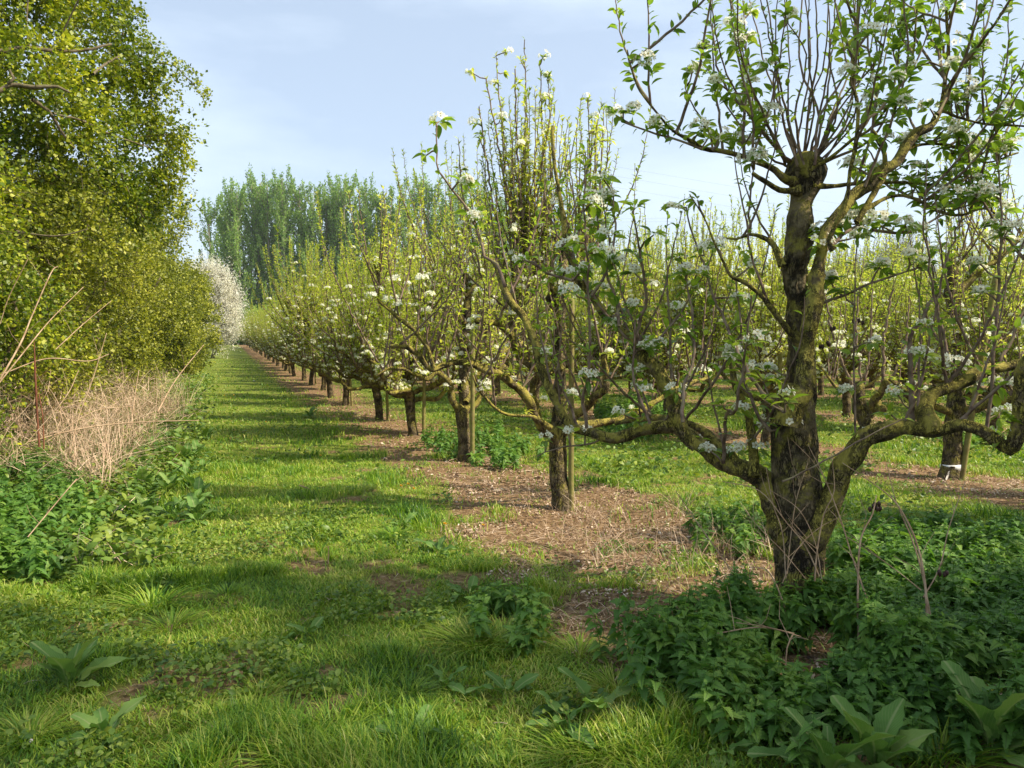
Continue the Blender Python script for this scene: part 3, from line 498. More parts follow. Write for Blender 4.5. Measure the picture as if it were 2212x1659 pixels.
tree2 = t2.build('pear_tree', False, (3.0, 6.66, g2)); tagT(tree2, 'second pear tree of the front row with a round stake against its trunk', 'pear tree', 'pear trees in the orchard rows')
# T3
t3 = Tree(33); D = 10.4; g3 = float(gz(3, 9.96))
lim(t3, [(1004, 1010, 40), (1004, 990, 34), (1002, 930, 32), (1000, 886, 33)], D, sides=16, trunk=True, step=.05, rough=.16, kinks=.06)
lim(t3, [(1000, 890, 30), (1003, 853, 24), (1006, 720, 20), (1010, 640, 18), (1004, 600, 18), (1000, 565, 12)], D+.05, sides=12, trunk=True, step=.05, rough=.45)
k_a = lim(t3, [(998, 892, 28), (984, 876, 20), (972, 846, 16), (967, 822, 15), (944, 806, 14), (924, 818, 13), (897, 806, 11), (870, 797, 10), (837, 797, 8), (814, 811, 5)], D, D-.6, 9)
k_b = lim(t3, [(944, 806, 13), (950, 780, 11), (930, 755, 10), (925, 700, 9), (905, 660, 6)], D-.2, D-.2, 8)
k_c = lim(t3, [(1004, 888, 22), (1032, 870, 14), (1042, 845, 13), (1062, 820, 10), (1090, 790, 9)], D, D+.2, 9)
k_d = lim(t3, [(1006, 870, 18), (1040, 800, 13), (1090, 760, 12), (1130, 740, 9)], D, D+1.0, 9)
k_e = lim(t3, [(1004, 700, 14), (970, 660, 10), (950, 600, 8)], D, D+.1, 8); k_f = lim(t3, [(1006, 640, 14), (1040, 600, 9), (1050, 550, 6)], D, D, 8)
t3.populate(top=4.4, dens=14, ln=(.7, 2.6), leafsize=.074, leaves=1.6, spurs=11, fl=.75)
tree3 = t3.build('pear_tree', False, (3.0, 9.96, g3)); tagT(tree3, 'third pear tree of the front row, straight stake at its right, litter at its foot', 'pear tree', 'pear trees in the orchard rows')
# second-row tree with the white band (leafless stump foot, stake leaning)
t4 = Tree(44); D = 9.0; g4 = float(gz(7.98, 6.65))
lim(t4, [(2050, 1045, 60), (2052, 1020, 48), (2058, 960, 42), (2062, 900, 42), (2066, 860, 40)], D, sides=18, trunk=True, step=.05, rough=.16, kinks=.06)
lim(t4, [(2064, 880, 36), (2064, 760, 26), (2062, 660, 24), (2060, 600, 26), (2052, 560, 20)], D, sides=12, trunk=True, step=.05)
n_a = lim(t4, [(2072, 890, 26), (2110, 880, 20), (2150, 866, 20), (2190, 860, 18), (2240, 800, 12)], D, D-.4, 10)
n_b = lim(t4, [(2062, 900, 24), (2020, 880, 18), (1990, 850, 15), (1960, 845, 9), (1920, 820, 6)], D, D-.3, 9)
n_c = lim(t4, [(2070, 630, 18), (2100, 600, 16), (2150, 560, 15), (2180, 540, 10), (2212, 500, 7)], D, D+.2, 9)
n_d = lim(t4, [(2066, 860, 24), (2110, 780, 18), (2160, 740, 14), (2220, 700, 8)], D, D+.6, 9)
t4.populate(sfl=.3, top=4.2, dens=12, ln=(.7, 2.0), leafsize=.07, leaves=1.1, spurs=8, fl=.6)
tree4 = t4.build('pear_tree', False, (7.98, 6.65, g4)); tagT(tree4, 'pear tree in the second row at the far right, white punched band round its foot', 'pear tree', 'pear trees in the orchard rows')
# stub-headed tree
t5 = Tree(55); D = 10.3; g5 = float(gz(8, 8.04))
lim(t5, [(1858, 1015, 34), (1862, 960, 26), (1864, 920, 28), (1856, 870, 30), (1858, 830, 22)], D, sides=14, trunk=True, step=.05, rough=.5)
o_a = lim(t5, [(1870, 910, 20), (1890, 870, 20), (1905, 845, 18), (1920, 825, 24)], D, D-.3, 10); o_b = lim(t5, [(1895, 860, 14), (1900, 885, 18), (1912, 880, 20)], D-.1, D-.2, 9)
o_c = lim(t5, [(1856, 870, 12), (1840, 845, 7), (1812, 840, 7), (1790, 815, 6), (1760, 780, 4)], D, D-.2, 8)
for pts in [[(1848, 850, 9), (1815, 770, 7), (1795, 700, 6), (1780, 620, 4)], [(1868, 830, 6), (1880, 740, 5), (1885, 600, 3)], [(1908, 835, 10), (1910, 730, 7), (1930, 620, 4)], [(1925, 820, 8), (1955, 750, 6), (1965, 640, 3)], [(1860, 825, 7), (1850, 700, 5), (1865, 560, 3)]]: sh(t5, pts, D, D+.1, .3, 2, .06)
t5.populate(top=3.6, dens=5, leafsize=.06, leaves=.5, spurs=3, fl=.4, lines=[o_a, o_c])
tree5 = t5.build('pear_tree', False, (8, 8.04, g5)); tagT(tree5, 'stubby young pear tree with a cut-back knobbly head, seen just right of the largest trunk', 'pear tree', 'pear trees in the orchard rows')
# ---- orchard rows from nine grown variants
protos = []
for k in range(9): protos.append((300+k, 4.5+.3*(k % 3)-.1, k % 2))
built = {}
ordn = 'fourth fifth sixth seventh eighth ninth tenth eleventh twelfth thirteenth fourteenth fifteenth sixteenth seventeenth eighteenth nineteenth twentieth'.split()
def put_tree(v, x, y, rz, sc, label):
    z = float(gz(x, y)); g = 'pear trees in the orchard rows'
    if v not in built:
        s, top, st = protos[v]; r = generic(s, top, st).build('pear_tree'); built[v] = r; r.location = (x, y, z); r.rotation_euler = (0, 0, rz); r.scale = (sc,)*3
    else: r = dup(built[v], (x, y, z), rz, sc)
    return tagT(r, label, 'pear tree', g)
rr = np.random.RandomState(77)
def stake(x, y, h, r, lean=(0, 0), label='', side=0):
    A = Acc(); z = float(gz(x, y)); P = np.array([(0, 0, -.1), (lean[0]*.33, lean[1]*.33, h*.33), (lean[0]*.66, lean[1]*.66, h*.66), (lean[0], lean[1], h)]); tube(A, catmull(P, .12), np.full(len(catmull(P, .12)), r), 10, .06, rr)
    o = A.obj('wooden_stake', M['stake'], None, True); o.location = (x, y, z); return tagT(o, label, 'stake', 'wooden stakes tied beside the pear trees')
def gxy(px, depth):
    p = Ppx(px, 900, depth); return p[0], p[1]
x, y = gxy(1234, 7.22); stake(x, y, 1.98, .026, (0, 0), 'mossy round stake in front of the second pear tree trunk')
x, y = gxy(1020, 10.28); stake(x, y, 1.75, .03, (.01, 0), 'mossy round stake at the right of the third pear tree trunk')
x, y = gxy(2078, 8.9); stake(x, y, 2.35, .032, (.33, -.12), 'leaning stake beside the banded trunk in the second row')
x, y = gxy(1682, 11.7); stake(x, y, 1.9, .034, (.02, 0), 'upright stake in the second row left of the largest trunk')
row1 = [13.2, 16.4, 20.6, 23.85, 27.4]+[27.4+3.25*k for k in range(1, 31)]
for i, yy in enumerate(row1):
    v = [1, 0, 3, 4, 2, 5, 6, 7, 8][i % 9]; x = 3+rr.randn()*.07; n = i+4
    if i < len(ordn): lb = ordn[i]+' pear tree along the front row beside the grass track'
    else: lb = 'distant pear tree at the far end of the front row'
    put_tree(v, x, yy+rr.randn()*.1*(i > 4), rr.rand()*6.3, .83+.11*rr.rand(), lb)
    if i in (0, 1, 2, 4, 5, 8): stake(x+.16, yy-.12, 1.5+.4*rr.rand(), .03, (rr.randn()*.04, 0), 'stake beside the %s pear tree of the front row' % ordn[i])
rown = {8: 'second', 13: 'third', 18: 'fourth', 23: 'fifth', 28: 'sixth', 33: 'seventh', 38: 'eighth'}
for X0 in (8, 13, 18, 23, 28, 33, 38):
    ys = [6.65+3.25*k for k in range(-2, 26)]
    c = 0
    for k, yy in enumerate(ys):
        th = math.atan2(X0, max(yy, .01))
        if X0 == 8 and k == 2: continue
        if X0 > 8 and (yy < X0/1.55-1): continue
        if X0 == 8 and yy < 0: continue
        if X0 > 13 and yy > 20+X0*1.25+8: continue
        if c >= 22 and X0 > 8: continue
        c += 1
        if X0 == 8 and yy < 4: lb = 'pear tree of the second row standing nearest the right edge'
        elif c < 9: lb = '%s visible pear tree from the near end of the %s row from the track' % (('first second third'.split()+ordn)[c-1], rown[X0])
        elif X0 < 18: lb = 'pear tree in the far half of the %s row, crowded behind the front trees' % rown[X0]
        else: lb = 'small pear tree deep in the back rows of the orchard'
        put_tree(rr.randint(9), X0+rr.randn()*.08, yy+rr.randn()*.15, rr.rand()*6.3, .9+.16*rr.rand(), lb)
# white punched band and its loose end
def bandmesh(cx, cy, z0, r, hgt, a0, a1, tilt=0):
    a = np.linspace(a0, a1, 30); V = []; 
    for q in a: V += [(cx+r*math.cos(q), cy+r*math.sin(q), z0+tilt*(q-a0)), (cx+r*math.cos(q), cy+r*math.sin(q), z0+hgt+tilt*(q-a0)), (cx+(r+.004)*math.cos(q), cy+(r+.004)*math.sin(q), z0+hgt+tilt*(q-a0)), (cx+(r+.004)*math.cos(q), cy+(r+.004)*math.sin(q), z0+tilt*(q-a0))]
    F = []
    for i in range(29):
        b = 4*i
        for j in range(4): F.append((b+j, b+(j+1) % 4, b+4+(j+1) % 4, b+4+j))
    return np.array(V), np.array(F)
bx, by, bz = Ppx(2054, 1010, 9.0); toc = math.atan2(-by, -bx)
V, F = bandmesh(bx, by, bz-.04, .108, .075, toc-1.7, toc+1.5, .004); band = mesh('trunk_band', V, F, M['band']); tagT(band, 'white plastic band with punched holes wrapped round a trunk in the second row', 'band')
A = Acc()
hole = np.array([(0, 0, 0)]+[(math.cos(q), math.sin(q), 0) for q in np.linspace(0, 2*PI, 9)[:-1]], float); hF = np.array([(0, 1, 2, 3), (0, 3, 4, 5), (0, 5, 6, 7), (0, 7, 8, 1)])
for da, dz in [(-.75, .02), (-.75, .05), (-.68, .035), (-.05, .015), (-.05, .055), (.02, .035), (.08, .012), (.08, .05)]:
    q = toc+da; nrm = np.array([math.cos(q), math.sin(q), 0]); stamp(A, (hole, hF, np.zeros((9, 2))), [np.array([bx, by, bz-.04])+nrm*.1135+[0, 0, dz]], np.array([[-nrm[1], nrm[0], 0]]), nrm[None], [.0075])
A.obj('punched_holes', M['hole'], band)
tb = Ppx(2046, 1032, 8.85); pts = np.array([(0, 0, 0), (.02, 0, .05), (.05, .01, .09), (.09, .02, .10)]); V = []; 
for p in pts: V += [tb+p+[-.03, 0, 0], tb+p+[.03, .02, .005], tb+p+[.03, .02, .009], tb+p+[-.03, 0, .004]]
F = [(4*i+j, 4*i+(j+1) % 4, 4*i+4+(j+1) % 4, 4*i+4+j) for i in range(3) for j in range(4)]; V = np.array(V); V[:, 2] -= .03
tag2 = mesh('plastic_tag', V, F, M['band']); tagT(tag2, 'curled white plastic tag lying at the foot of the banded trunk', 'tag')
# ------------------------------------------------------------------ hedge on the left
class Bush:
    """twigs with many small leaves filling blobs; blobs = (x, y, z, r)"""
    def __init__(s, seed): s.rs = np.random.RandomState(seed); s.tw = Acc(); s.lf = Acc(); s.br = []
    def spray(s, blobs, per, leafsize, nleaf=16, tl=.45, droop=.25, shell=.5, twigr=.004, upw=.2, flat=(1, 1, 1)):
        rs = s.rs; b = np.array(blobs); vol = b[:, 3]**2; k = rs.choice(len(b), int(per*vol.sum()), p=vol/vol.sum()); n = len(k)
        v = unit(rs.randn(n, 3)); rad = (shell+(1-shell)*rs.rand(n))[:, None]; o = b[k, :3]+v*rad*b[k, 3:4]*.8*np.array(flat); d = unit(v+rs.randn(n, 3)*.55+[0, 0, upw]); L = tl*(.5+rs.rand(n))
        # twig: two bent 3-sided pieces made as thin crossed strips
        m = 3; T = np.linspace(0, 1, m+1)
        pts = o[:, None, :]+d[:, None, :]*(L[:, None, None]*T[None, :, None])+np.array([0, 0, -1.])*(droop*L[:, None, None]*T[None, :, None]**2)
        keep = rs.rand(n) < .5; q = pts[keep]; r = twigr*(1-.7*T)[None, :, None]; sd = unit(np.cross(d[keep], rs.randn(keep.sum(), 3)))[:, None, :]; s2 = unit(np.cross(sd[:, 0], d[keep]))[:, None, :]
        c = [q+sd*r, q-sd*r*.5+s2*r*.87, q-sd*r*.5-s2*r*.87]; W = np.stack(c, 2).reshape(-1, 3); nb = len(q); F = []
        for i in range(m):
            for j in range(3): F.append((i*3+j, i*3+(j+1) % 3, i*3+3+(j+1) % 3, i*3+3+j))
        F = np.array(F)[None]+(np.arange(nb)*(m+1)*3)[:, None, None]; s.tw.add(W, F.reshape(-1, 4))
        t = np.clip(np.round(rs.rand(n, nleaf)*4.4)/4.4+rs.randn(n, nleaf)*.015, 0, .999); x = t*m; i = np.minimum(x.astype(int), m-1); f = (x-i)[..., None]; ar = np.arange(n)[:, None]
        p = pts[ar, i]*(1-f)+pts[ar, i+1]*f+rs.randn(n, nleaf, 3)*leafsize*.62; p = p.reshape(-1, 3); a = np.repeat(d, nleaf, 0)*.6+rs.randn(n*nleaf, 3)*.8; nm = rs.randn(n*nleaf, 3)*.7+[0, 0, .8]+np.repeat(v, nleaf, 0)*.5
        sc = leafsize*(.6+.8*rs.rand(n*nleaf)); stamp(s.lf, T_SMALL, p, a, nm, sc)
    def limb(s, P, R, sides=8):
        Q = catmull(np.column_stack([P, R]), .12); p = Q[:, :3]+s.rs.randn(len(Q), 3)*Q[:, 3:4]*.2; tube(s.tw, p, np.maximum(Q[:, 3], .002), sides, .25, s.rs)
    def build(s, name, base, leaf, label, cat, group, trunks=((0, 0),), h=2.5, tr=.07, leafname='foliage'):
        root = empty(name, base); off = -np.array(base, float); T = Acc()
        for a, b in trunks:
            P, R = wander(s.rs, (base[0]+a*.2, base[1]+b*.2, base[2]-.1), math.atan2(b, a+.01), 1.2, 1.35, h, tr, tr*.4, 8, .15); q = catmull(np.column_stack([P, R]), .12); tube(T, q[:, :3], q[:, 3], 8, .3, s.rs)
        T.V = [v+off for v in T.V]; T.obj('trunk', M['twig'], root, True)
        for a in (s.tw, s.lf): a.V = [v+off for v in a.V]
        s.tw.obj('branches', M['twig'], root); s.lf.obj(leafname, leaf, root); return tagT(root, label, cat, group)
def pb(px, py, d, rp): p = Ppx(px, py, d); return (p[0], p[1], p[2], rp/FPX*d)
HG = 'hedge shrubs along the left side of the track'
# big hawthorn that leans over the track
h1 = Bush(101)
bl = [pb(*a) for a in [(40, 40, 10.5, 120), (120, -10, 11, 60), (215, 55, 11.5, 62), (235, 25, 12, 45), (60, 150, 10, 110), (165, 150, 11, 52), (240, 110, 11.5, 60), (270, 150, 12, 60), (325, 140, 12.2, 50), (345, 175, 12.3, 40), (190, 225, 11.5, 62), (290, 215, 12, 60), (110, 250, 10.5, 110), (215, 270, 11.2, 60), (300, 275, 12, 48), (345, 255, 12.3, 28), (380, 295, 12.4, 28), (330, 330, 12.2, 55), (385, 355, 12.4, 30), (385, 390, 12.4, 24), (60, 350, 10.5, 110), (170, 350, 11.2, 80), (275, 385, 12, 48), (340, 400, 12.5, 42), (250, 440, 12, 70), (320, 455, 12.6, 50), (150, 440, 11.5, 90), (40, 470, 10.5, 90), (10, -120, 10.5, 160), (150, -120, 11.5, 130), (-120, 100, 10.5, 170), (-150, 300, 10.5, 170)]]
bl = [(a, b, c, d*.9) for a, b, c, d in bl]; h1.spray(bl, 400, .058, 22, .38, .45, .64)
for pts, d0, d1 in [([(-60, 120, 20), (30, 106, 15), (60, 102, 14), (120, 110, 13), (180, 108, 10), (240, 95, 7)], 9.4, 10.5), ([(-80, 215, 26), (0, 195, 17), (20, 183, 16), (70, 187, 15), (125, 187, 11), (150, 200, 6)], 9.2, 9.6), ([(20, 150, 8), (30, 170, 9), (18, 182, 11)], 9.3, 9.3), ([(70, 215, 14), (105, 240, 12), (130, 280, 10), (160, 320, 7)], 9.6, 10.2), ([(115, 245, 8), (180, 262, 7), (240, 290, 6), (320, 318, 4)], 9.8, 11.5), ([(200, 160, 10), (225, 140, 8), (260, 120, 6)], 10.6, 11.3), ([(170, 0, 5), (140, 60, 6), (130, 100, 6)], 10, 10.2), ([(60, 0, 5), (58, 60, 5), (62, 100, 5)], 9.8, 9.8), ([(330, 135, 5), (375, 142, 4), (400, 165, 3), (420, 185, 3), (438, 212, 2)], 12.2, 12.3), ([(255, 98, 6), (266, 75, 5), (263, 48, 4), (250, 20, 4), (258, -30, 3)], 11.8, 11.9), ([(290, 296, 5), (330, 294, 4), (372, 290, 3)], 11.8, 12.2), ([(260, 370, 7), (280, 420, 5), (310, 470, 4)], 11.5, 12), ([(35, 500, 8), (120, 510, 6), (190, 495, 3)], 9.4, 9.6)]:
    P, R = tr(pts, d0, d1); h1.limb(P, R*.72)
for px, py, d, n, r in [(438, 205, 12.3, 18, 16), (425, 185, 12.3, 10, 13), (412, 160, 12.3, 8, 10), (384, 140, 12.3, 12, 14), (392, 293, 12.2, 30, 22), (258, 10, 11.9, 40, 24), (295, 25, 12, 8, 10), (302, 40, 12, 5, 8), (306, 52, 12, 3, 6)]:
    h1.spray([pb(px, py, d, r)], n/(r/FPX*d)**2, .042, 9, .16, .3, .1, .002)
hb = (-3.4, 11.0); h1.build('hawthorn_tree', (*hb, float(gz(*hb))), M['haw'], 'tall hawthorn tree leaning out over the track from the top left', 'hawthorn', HG, ((0, 0), (.3, .8)), 2.6, .11)
# bright shrub nearest the camera, dense hedge shrubs receding
def hedge(seed, x, y, r, h, leaf, lsz, label, n, per=260, name='hawthorn_shrub', low=0, twigr=.004, tl=.4, nl=15, lx=0, cat='hedge shrub'):
    b = Bush(seed); rs = b.rs; z = float(gz(x, y)); B = []
    for k in range(n):
        t = rs.rand(); zz = z+low+.3+(h-.6)*t; a = rs.rand()*2*PI; q = r*(.45+.5*rs.rand())*(1-.3*abs(2*t-1)**2); B.append((x+q*math.cos(a)+lx*t, y+q*math.sin(a), zz, r*(.24+.26*rs.rand())))
    b.spray(B, per*1.05, lsz*1.22, nl+3, tl, .2, .55, twigr); return b.build(name, (x, y, z), leaf, label, cat, HG, ((0, 0), (1, .3), (-.6, .8)), h*.6, .05)
hedge(110, -3.1, 7.0, 1.15, 3.3, M['haw'], .036, 'bright yellow-green hawthorn shrub nearest the camera at the left edge', 16, 620)
hedge(111, -2.9, 9.4, 1.2, 3.5, M['haw'], .036, 'hawthorn shrub under the leaning tree, behind the tangle of dead grass', 18, 560)
hedge(112, -3.0, 12.4, 1.5, 4.0, M['hedge'], .04, 'dense hedge shrub directly behind the pale dead grass', 20, 420)
hedge(113, -2.9, 15.8, 1.6, 4.6, M['hedge'], .042, 'olive-green hedge shrub beyond the leaning hawthorn', 22, 380)
hedge(114, -3.0, 20, 1.9, 5.6, M['hedge'], .048, 'tall olive hedge shrub whose top stands against the sky', 24, 300)
hedge(115, -3.1, 25, 2.0, 5.8, M['hedge'], .055, 'hedge shrub where the track edge starts to narrow', 24, 230)
hedge(116, -3.2, 31, 2.1, 5.6, M['hedge'], .065, 'hedge shrub halfway along the track', 24, 170)
hedge(117, -3.0, 38, 2.2, 5.4, M['hedge'], .08, 'hedge shrub just before the small pale-twigged one', 24, 120)
hedge(118, -2.9, 46, 2.3, 5.2, M['hedge'], .09, 'far hedge shrub next to the white blossoming blackthorn', 22, 95)
hedge(119, -3.0, 55, 2.5, 5.4, M['hedge'], .10, 'last green hedge shrub, partly behind the blackthorn', 22, 80)
# loose light twigs beyond the leaning hawthorn
b = Bush(121); bl = [pb(*a) for a in [(395, 400, 17, 20), (410, 425, 17, 22), (400, 445, 17, 28), (418, 436, 17, 12), (385, 465, 17, 25)]]; b.spray(bl, 60, .05, 9, .5, .1, .1, .003); b.build('field_maple', (-2.6, 17.5, float(gz(-2.6, 17.5))), M['hedge'], 'thin loose twigs with sparse pale leaves poking out against the sky', 'shrub', HG, ((0, 0),), 5.2, .05)
# blackthorn in blossom
b = Bush(130); rs = b.rs; dB = 62
bl = [pb(*a) for a in [(425, 600, dB, 26), (450, 592, dB, 24), (475, 605, dB, 22), (440, 630, dB, 30), (480, 630, dB, 26), (500, 645, dB, 15), (455, 665, dB, 30), (490, 668, dB, 28), (507, 690, dB, 16), (470, 700, dB, 32), (497, 710, dB, 24), (480, 735, dB, 22), (462, 745, dB, 14), (430, 690, dB+2, 40)]]
b.spray(bl, 330, .075, 16, 1.0, -.1, .3, .012, .5); bp = Ppx(455, 752, dB); b.build('blackthorn', (bp[0], bp[1], float(gz(bp[0], bp[1]))), M['black'], 'white blackthorn bush in full blossom at the end of the hedge', 'blackthorn', None, ((0, 0), (1, .2)), 4, .08, 'blossom')
# ------------------------------------------------------------------ far trees
def poplar(seed):
    rs = np.random.RandomState(seed); T = Acc(); A = Acc(); H = 34
    P, R = wander(rs, (0, 0, -.3), 0, 1.53, 1.55, H*.93, .32, .05, 12, .03); tube(T, P, R, 7); P0 = P
    for k in range(60):
        z = 3+26*rs.rand()**.9; i = min(int(z/(H*.93)*12), 11); o = P0[i]+(P0[i+1]-P0[i])*(z/(H*.93)*12-i); az = rs.rand()*6.3; L = (3.2+4.4*rs.rand())*(1.1-.25*z/30); Pb, Rb = wander(rs, o, az, .85, 1.45, L, .10, .02, 6, .08); tube(T, Pb, Rb, 4)
        n = int(100*L/5); t = rs.rand(n)**.7*6; i = np.minimum(t.astype(int), 5); f = (t-i)[:, None]; p = Pb[i]*(1-f)+Pb[i+1]*f+rs.randn(n, 3)*[.2, .2, .35]; stamp(A, T_SMALL, p, rs.randn(n, 3)*.6+[0, 0, .8], rs.randn(n, 3), .28+.24*rs.rand(n), .24+.18*rs.rand(n))
    root = empty('poplar'); T.obj('trunk', M['poptrunk'], root); A.obj('foliage', M['poplar'], root); return root
pops = [poplar(500+k) for k in range(4)]; used = set(); rs = np.random.RandomState(9)
tops = [(463, 415), (480, 392), (497, 375), (508, 382), (520, 385), (536, 370), (552, 362), (567, 366), (583, 372), (597, 368), (612, 355), (626, 368), (640, 372), (654, 380), (668, 385), (684, 388), (700, 390), (715, 384), (729, 385), (743, 374), (757, 362), (771, 376), (786, 382), (799, 385), (812, 392), (838, 380), (866, 372), (893, 362), (920, 365), (948, 372), (975, 372), (1003, 365), (1032, 378), (1062, 385), (1092, 392), (1125, 400), (1160, 410), (1195, 420), (1230, 430), (1270, 440), (1310, 450)]
for k, (px, py) in enumerate(tops):
    d = 148+6*(k % 2)+rs.rand()*4; p = Ppx(px, py, d); z = float(gz(p[0], p[1])); s = (p[2]-z)/34; v = k % 4
    r = pops[v] if v not in used else dup(pops[v], (0, 0, 0)); used.add(v); r.location = (p[0], p[1], z); r.rotation_euler = (0, 0, rs.rand()*6.3); r.scale = (s*1.0, s*1.0, s)
    lb = 'tall poplar at the left end of the line beyond the orchard' if k == 0 else 'poplar second from the left end of the far line' if k == 1 else 'tallest poplar standing in the middle of the open part of the line' if k == 10 else 'poplar in the far line beyond the orchard' if k < 24 else 'poplar of the far line glimpsed behind the orchard shoots'
    tagT(r, lb, 'poplar', 'poplars in a line beyond the orchard')
def farbush(seed, name, mat, h, r, n, lsz, twiggy=False):
    b = Bush(seed); rs = b.rs; B = [(r*.55*rs.randn()*.6, r*.55*rs.randn()*.6, h*(.25+.6*rs.rand()), r*(.35+.25*rs.rand())) for _ in range(14)]
    b.spray(B, n, lsz, 10 if not twiggy else 5, r*.35, -.1, .35, .02 if not twiggy else .035, .5); return b, mat
def place_far(b, mat, name, x, y, label, cat, grp, h):
    for a in (b.tw, b.lf): a.V = [v+[x, y, float(gz(x, y))] for v in a.V]
    return b.build(name, (x, y, float(gz(x, y))), mat, label, cat, grp, ((0, 0),), h*.5, .2)
b, m = farbush(601, 'bush', M['poplar'], 6, 5, 9, .45); fb0 = None
for k in range(16):
    px = 505+k*55+rs.randn()*8; d = 138+rs.rand()*4; p = Ppx(px, 640, d)
    if fb0 is None: fb0 = place_far(b, m, 'willow_shrub', p[0], p[1], 'low green shrub at the foot of the poplar line', 'shrub', 'low shrubs under the poplars', 5)
    else:
        c = dup(fb0, (p[0], p[1], float(gz(p[0], p[1]))), rs.rand()*6.3, .8+.5*rs.rand())
M['pale'] = leafmat('pale_bud', [(.16, .12, .07), (.24, .19, .10), (.30, .25, .12)], .2)
for sd, px, d, h, r, lb in [(611, 425, 100, 11, 4.5, 'bare brownish tree between the hedge and the poplars'), (612, 462, 120, 9.5, 5, 'brown budding bush at the left foot of the poplars')]:
    b, m = farbush(sd, 't', M['pale'], h, r, 55, .13, True); p = Ppx(px, 640, d); place_far(b, m, 'bare_tree', p[0], p[1], lb, 'bare tree', None, h)
M['oak'] = leafmat('oak_bud', [(.14, .13, .07), (.20, .19, .09), (.26, .25, .12)], .2)
b, m = farbush(620, 't', M['oak'], 16, 8, 26, .22, True); p = Ppx(1925, 700, 118); oak = place_far(b, m, 'oak_tree', p[0], p[1], 'round hazy oak tree rising behind the rows at the right', 'oak', 'far trees behind the orchard', 16)
for px, d, s, lb in [(1830, 140, .95, 'low hazy tree left of the round oak'), (2050, 150, 1.0, 'hazy tree right of the round oak'), (2190, 140, .9, 'hazy tree at the right edge behind the rows'), (1560, 160, .8, 'hazy tree behind the gap left of the largest trunk'), (1430, 165, .8, 'hazy tree glimpsed behind the middle rows')]:
    p = Ppx(px, 700, d); c = dup(oak, (p[0], p[1], float(gz(p[0], p[1]))), rs.rand()*6, s); c['label'] = lb
# ash trees beside and behind the camera, out of frame: they shade the foreground
def shade_tree(x, y, h, r, seed, label):
    b = Bush(seed); rr_ = b.rs; B = []
    for k in range(34):
        t = rr_.rand(); a = rr_.rand()*6.3; q = r*.75*rr_.rand()**.5; B.append((x+q*math.cos(a), y+q*math.sin(a), h*.22+h*.72*t, r*.3))
    b.spray(B, 12.5, .20, 20, .8, .1, .1, .01); b.build('ash_tree', (x, y, 0), M['haw'], label, 'ash', 'ash trees beside the camera', ((0, 0),), h*.6, .35)
for a in [(9.5, -4.1, 11.8, 3.8, 701, 'ash tree just outside the right side of the view'), (14.5, -8.9, 22, 5.4, 702, 'taller ash tree farther out to the right of the view'), (5.0, -4.6, 10, 3.0, 703, 'small ash tree behind the camera')]: shade_tree(*a)
# power cables
for k, (a, b_) in enumerate([((250, 468, 230), (1700, 468, 240)), ((250, 475, 230), (1700, 475, 240)), ((1300, 355, 200), (2300, 505, 220)), ((1300, 375, 200), (2300, 530, 220)), ((1300, 400, 200), (2300, 548, 220))]):
    A = Acc(); P = np.array([Ppx(*a), (Ppx(*a)+Ppx(*b_))/2-[0, 0, 1.0], Ppx(*b_)]); q = catmull(P, 6); tube(A, q, np.full(len(q), .016), 5)
    tagT(A.obj('power_cable', M['cable']), ['upper of the two cables left of the poplars', 'lower of the two cables left of the poplars', 'highest of the cables sloping behind the right-hand tree', 'middle cable sloping behind the right-hand tree', 'lowest cable sloping behind the right-hand tree'][k], 'power cable', 'overhead power cables')
# ------------------------------------------------------------------ ground cover
rs = np.random.RandomState(2024)
def rowd(x): return np.abs((x-3+2.5) % 5-2.5)
def frustum(x, y, m=.12):
    dx = x*fwd[0]+y*fwd[1]; lx = x*rgt[0]+y*rgt[1]; return (dx > 1.2) & (np.abs(lx) < dx*(1106/FPX+m)+.3)
def scatter(n, d0, d1, pw=1.0):
    """points spread in front of the camera between depths d0 and d1"""
    u = rs.rand(n); d = (d0**(pw)+(d1**pw-d0**pw)*u)**(1/pw); l = (rs.rand(n)*2-1)*d*(1106/FPX+.1); p = d[:, None]*fwd[None, :2]/np.linalg.norm(fwd[:2])+l[:, None]*rgt[None, :2]; return p[:, 0], p[:, 1], d
def littermask(x, y):                       # 1 on the bare strips under the tree rows
    n = vnoise(x, y, .55, 11)*.5+vnoise(x, y, 1.6, 12)*.8
    m = 1-sst(.8, 1.15, rowd(x)+n*.9-.35-.5*(1-sst(5.5, 8, y))*(x < 4)+.25*sst(9, 20, y))
    return m*(x > 1)*(1-.6*sst(.66, .76, vnoise(x, y, .33, 15)))*(1-.15*sst(9, 18, y))
gm = np.maximum(littermask(X, Y)*(Y < 24), sst(.70, .78, .55*vnoise(X, Y, .5, 31)+.45*vnoise(X, Y, .17, 32))*.9*(Y < 16)).ravel(); ga = go.data.attributes.new('soil', 'FLOAT', 'POINT'); ga.data.foreach_set('value', np.ascontiguousarray(gm, np.float32))
def tuft(x, y): return sst(.52, .78, .6*vnoise(x, y, .55, 21)+.4*vnoise(x, y, .22, 22))
def bare(x, y): return sst(.69, .79, .55*vnoise(x, y, .5, 31)+.45*vnoise(x, y, .17, 32))
def blade_t():
    V = np.array([(0, -.5, 0), (0, .5, 0), (.4, -.42, .06), (.4, .42, .06), (.78, -.25, .0), (.78, .25, 0), (1, -.03, -.16), (1, .03, -.16)], float); return V, np.array([(0, 2, 3, 1), (2, 4, 5, 3), (4, 6, 7, 5)]), np.zeros((8, 2))
T_BL = blade_t(); GA = Acc()
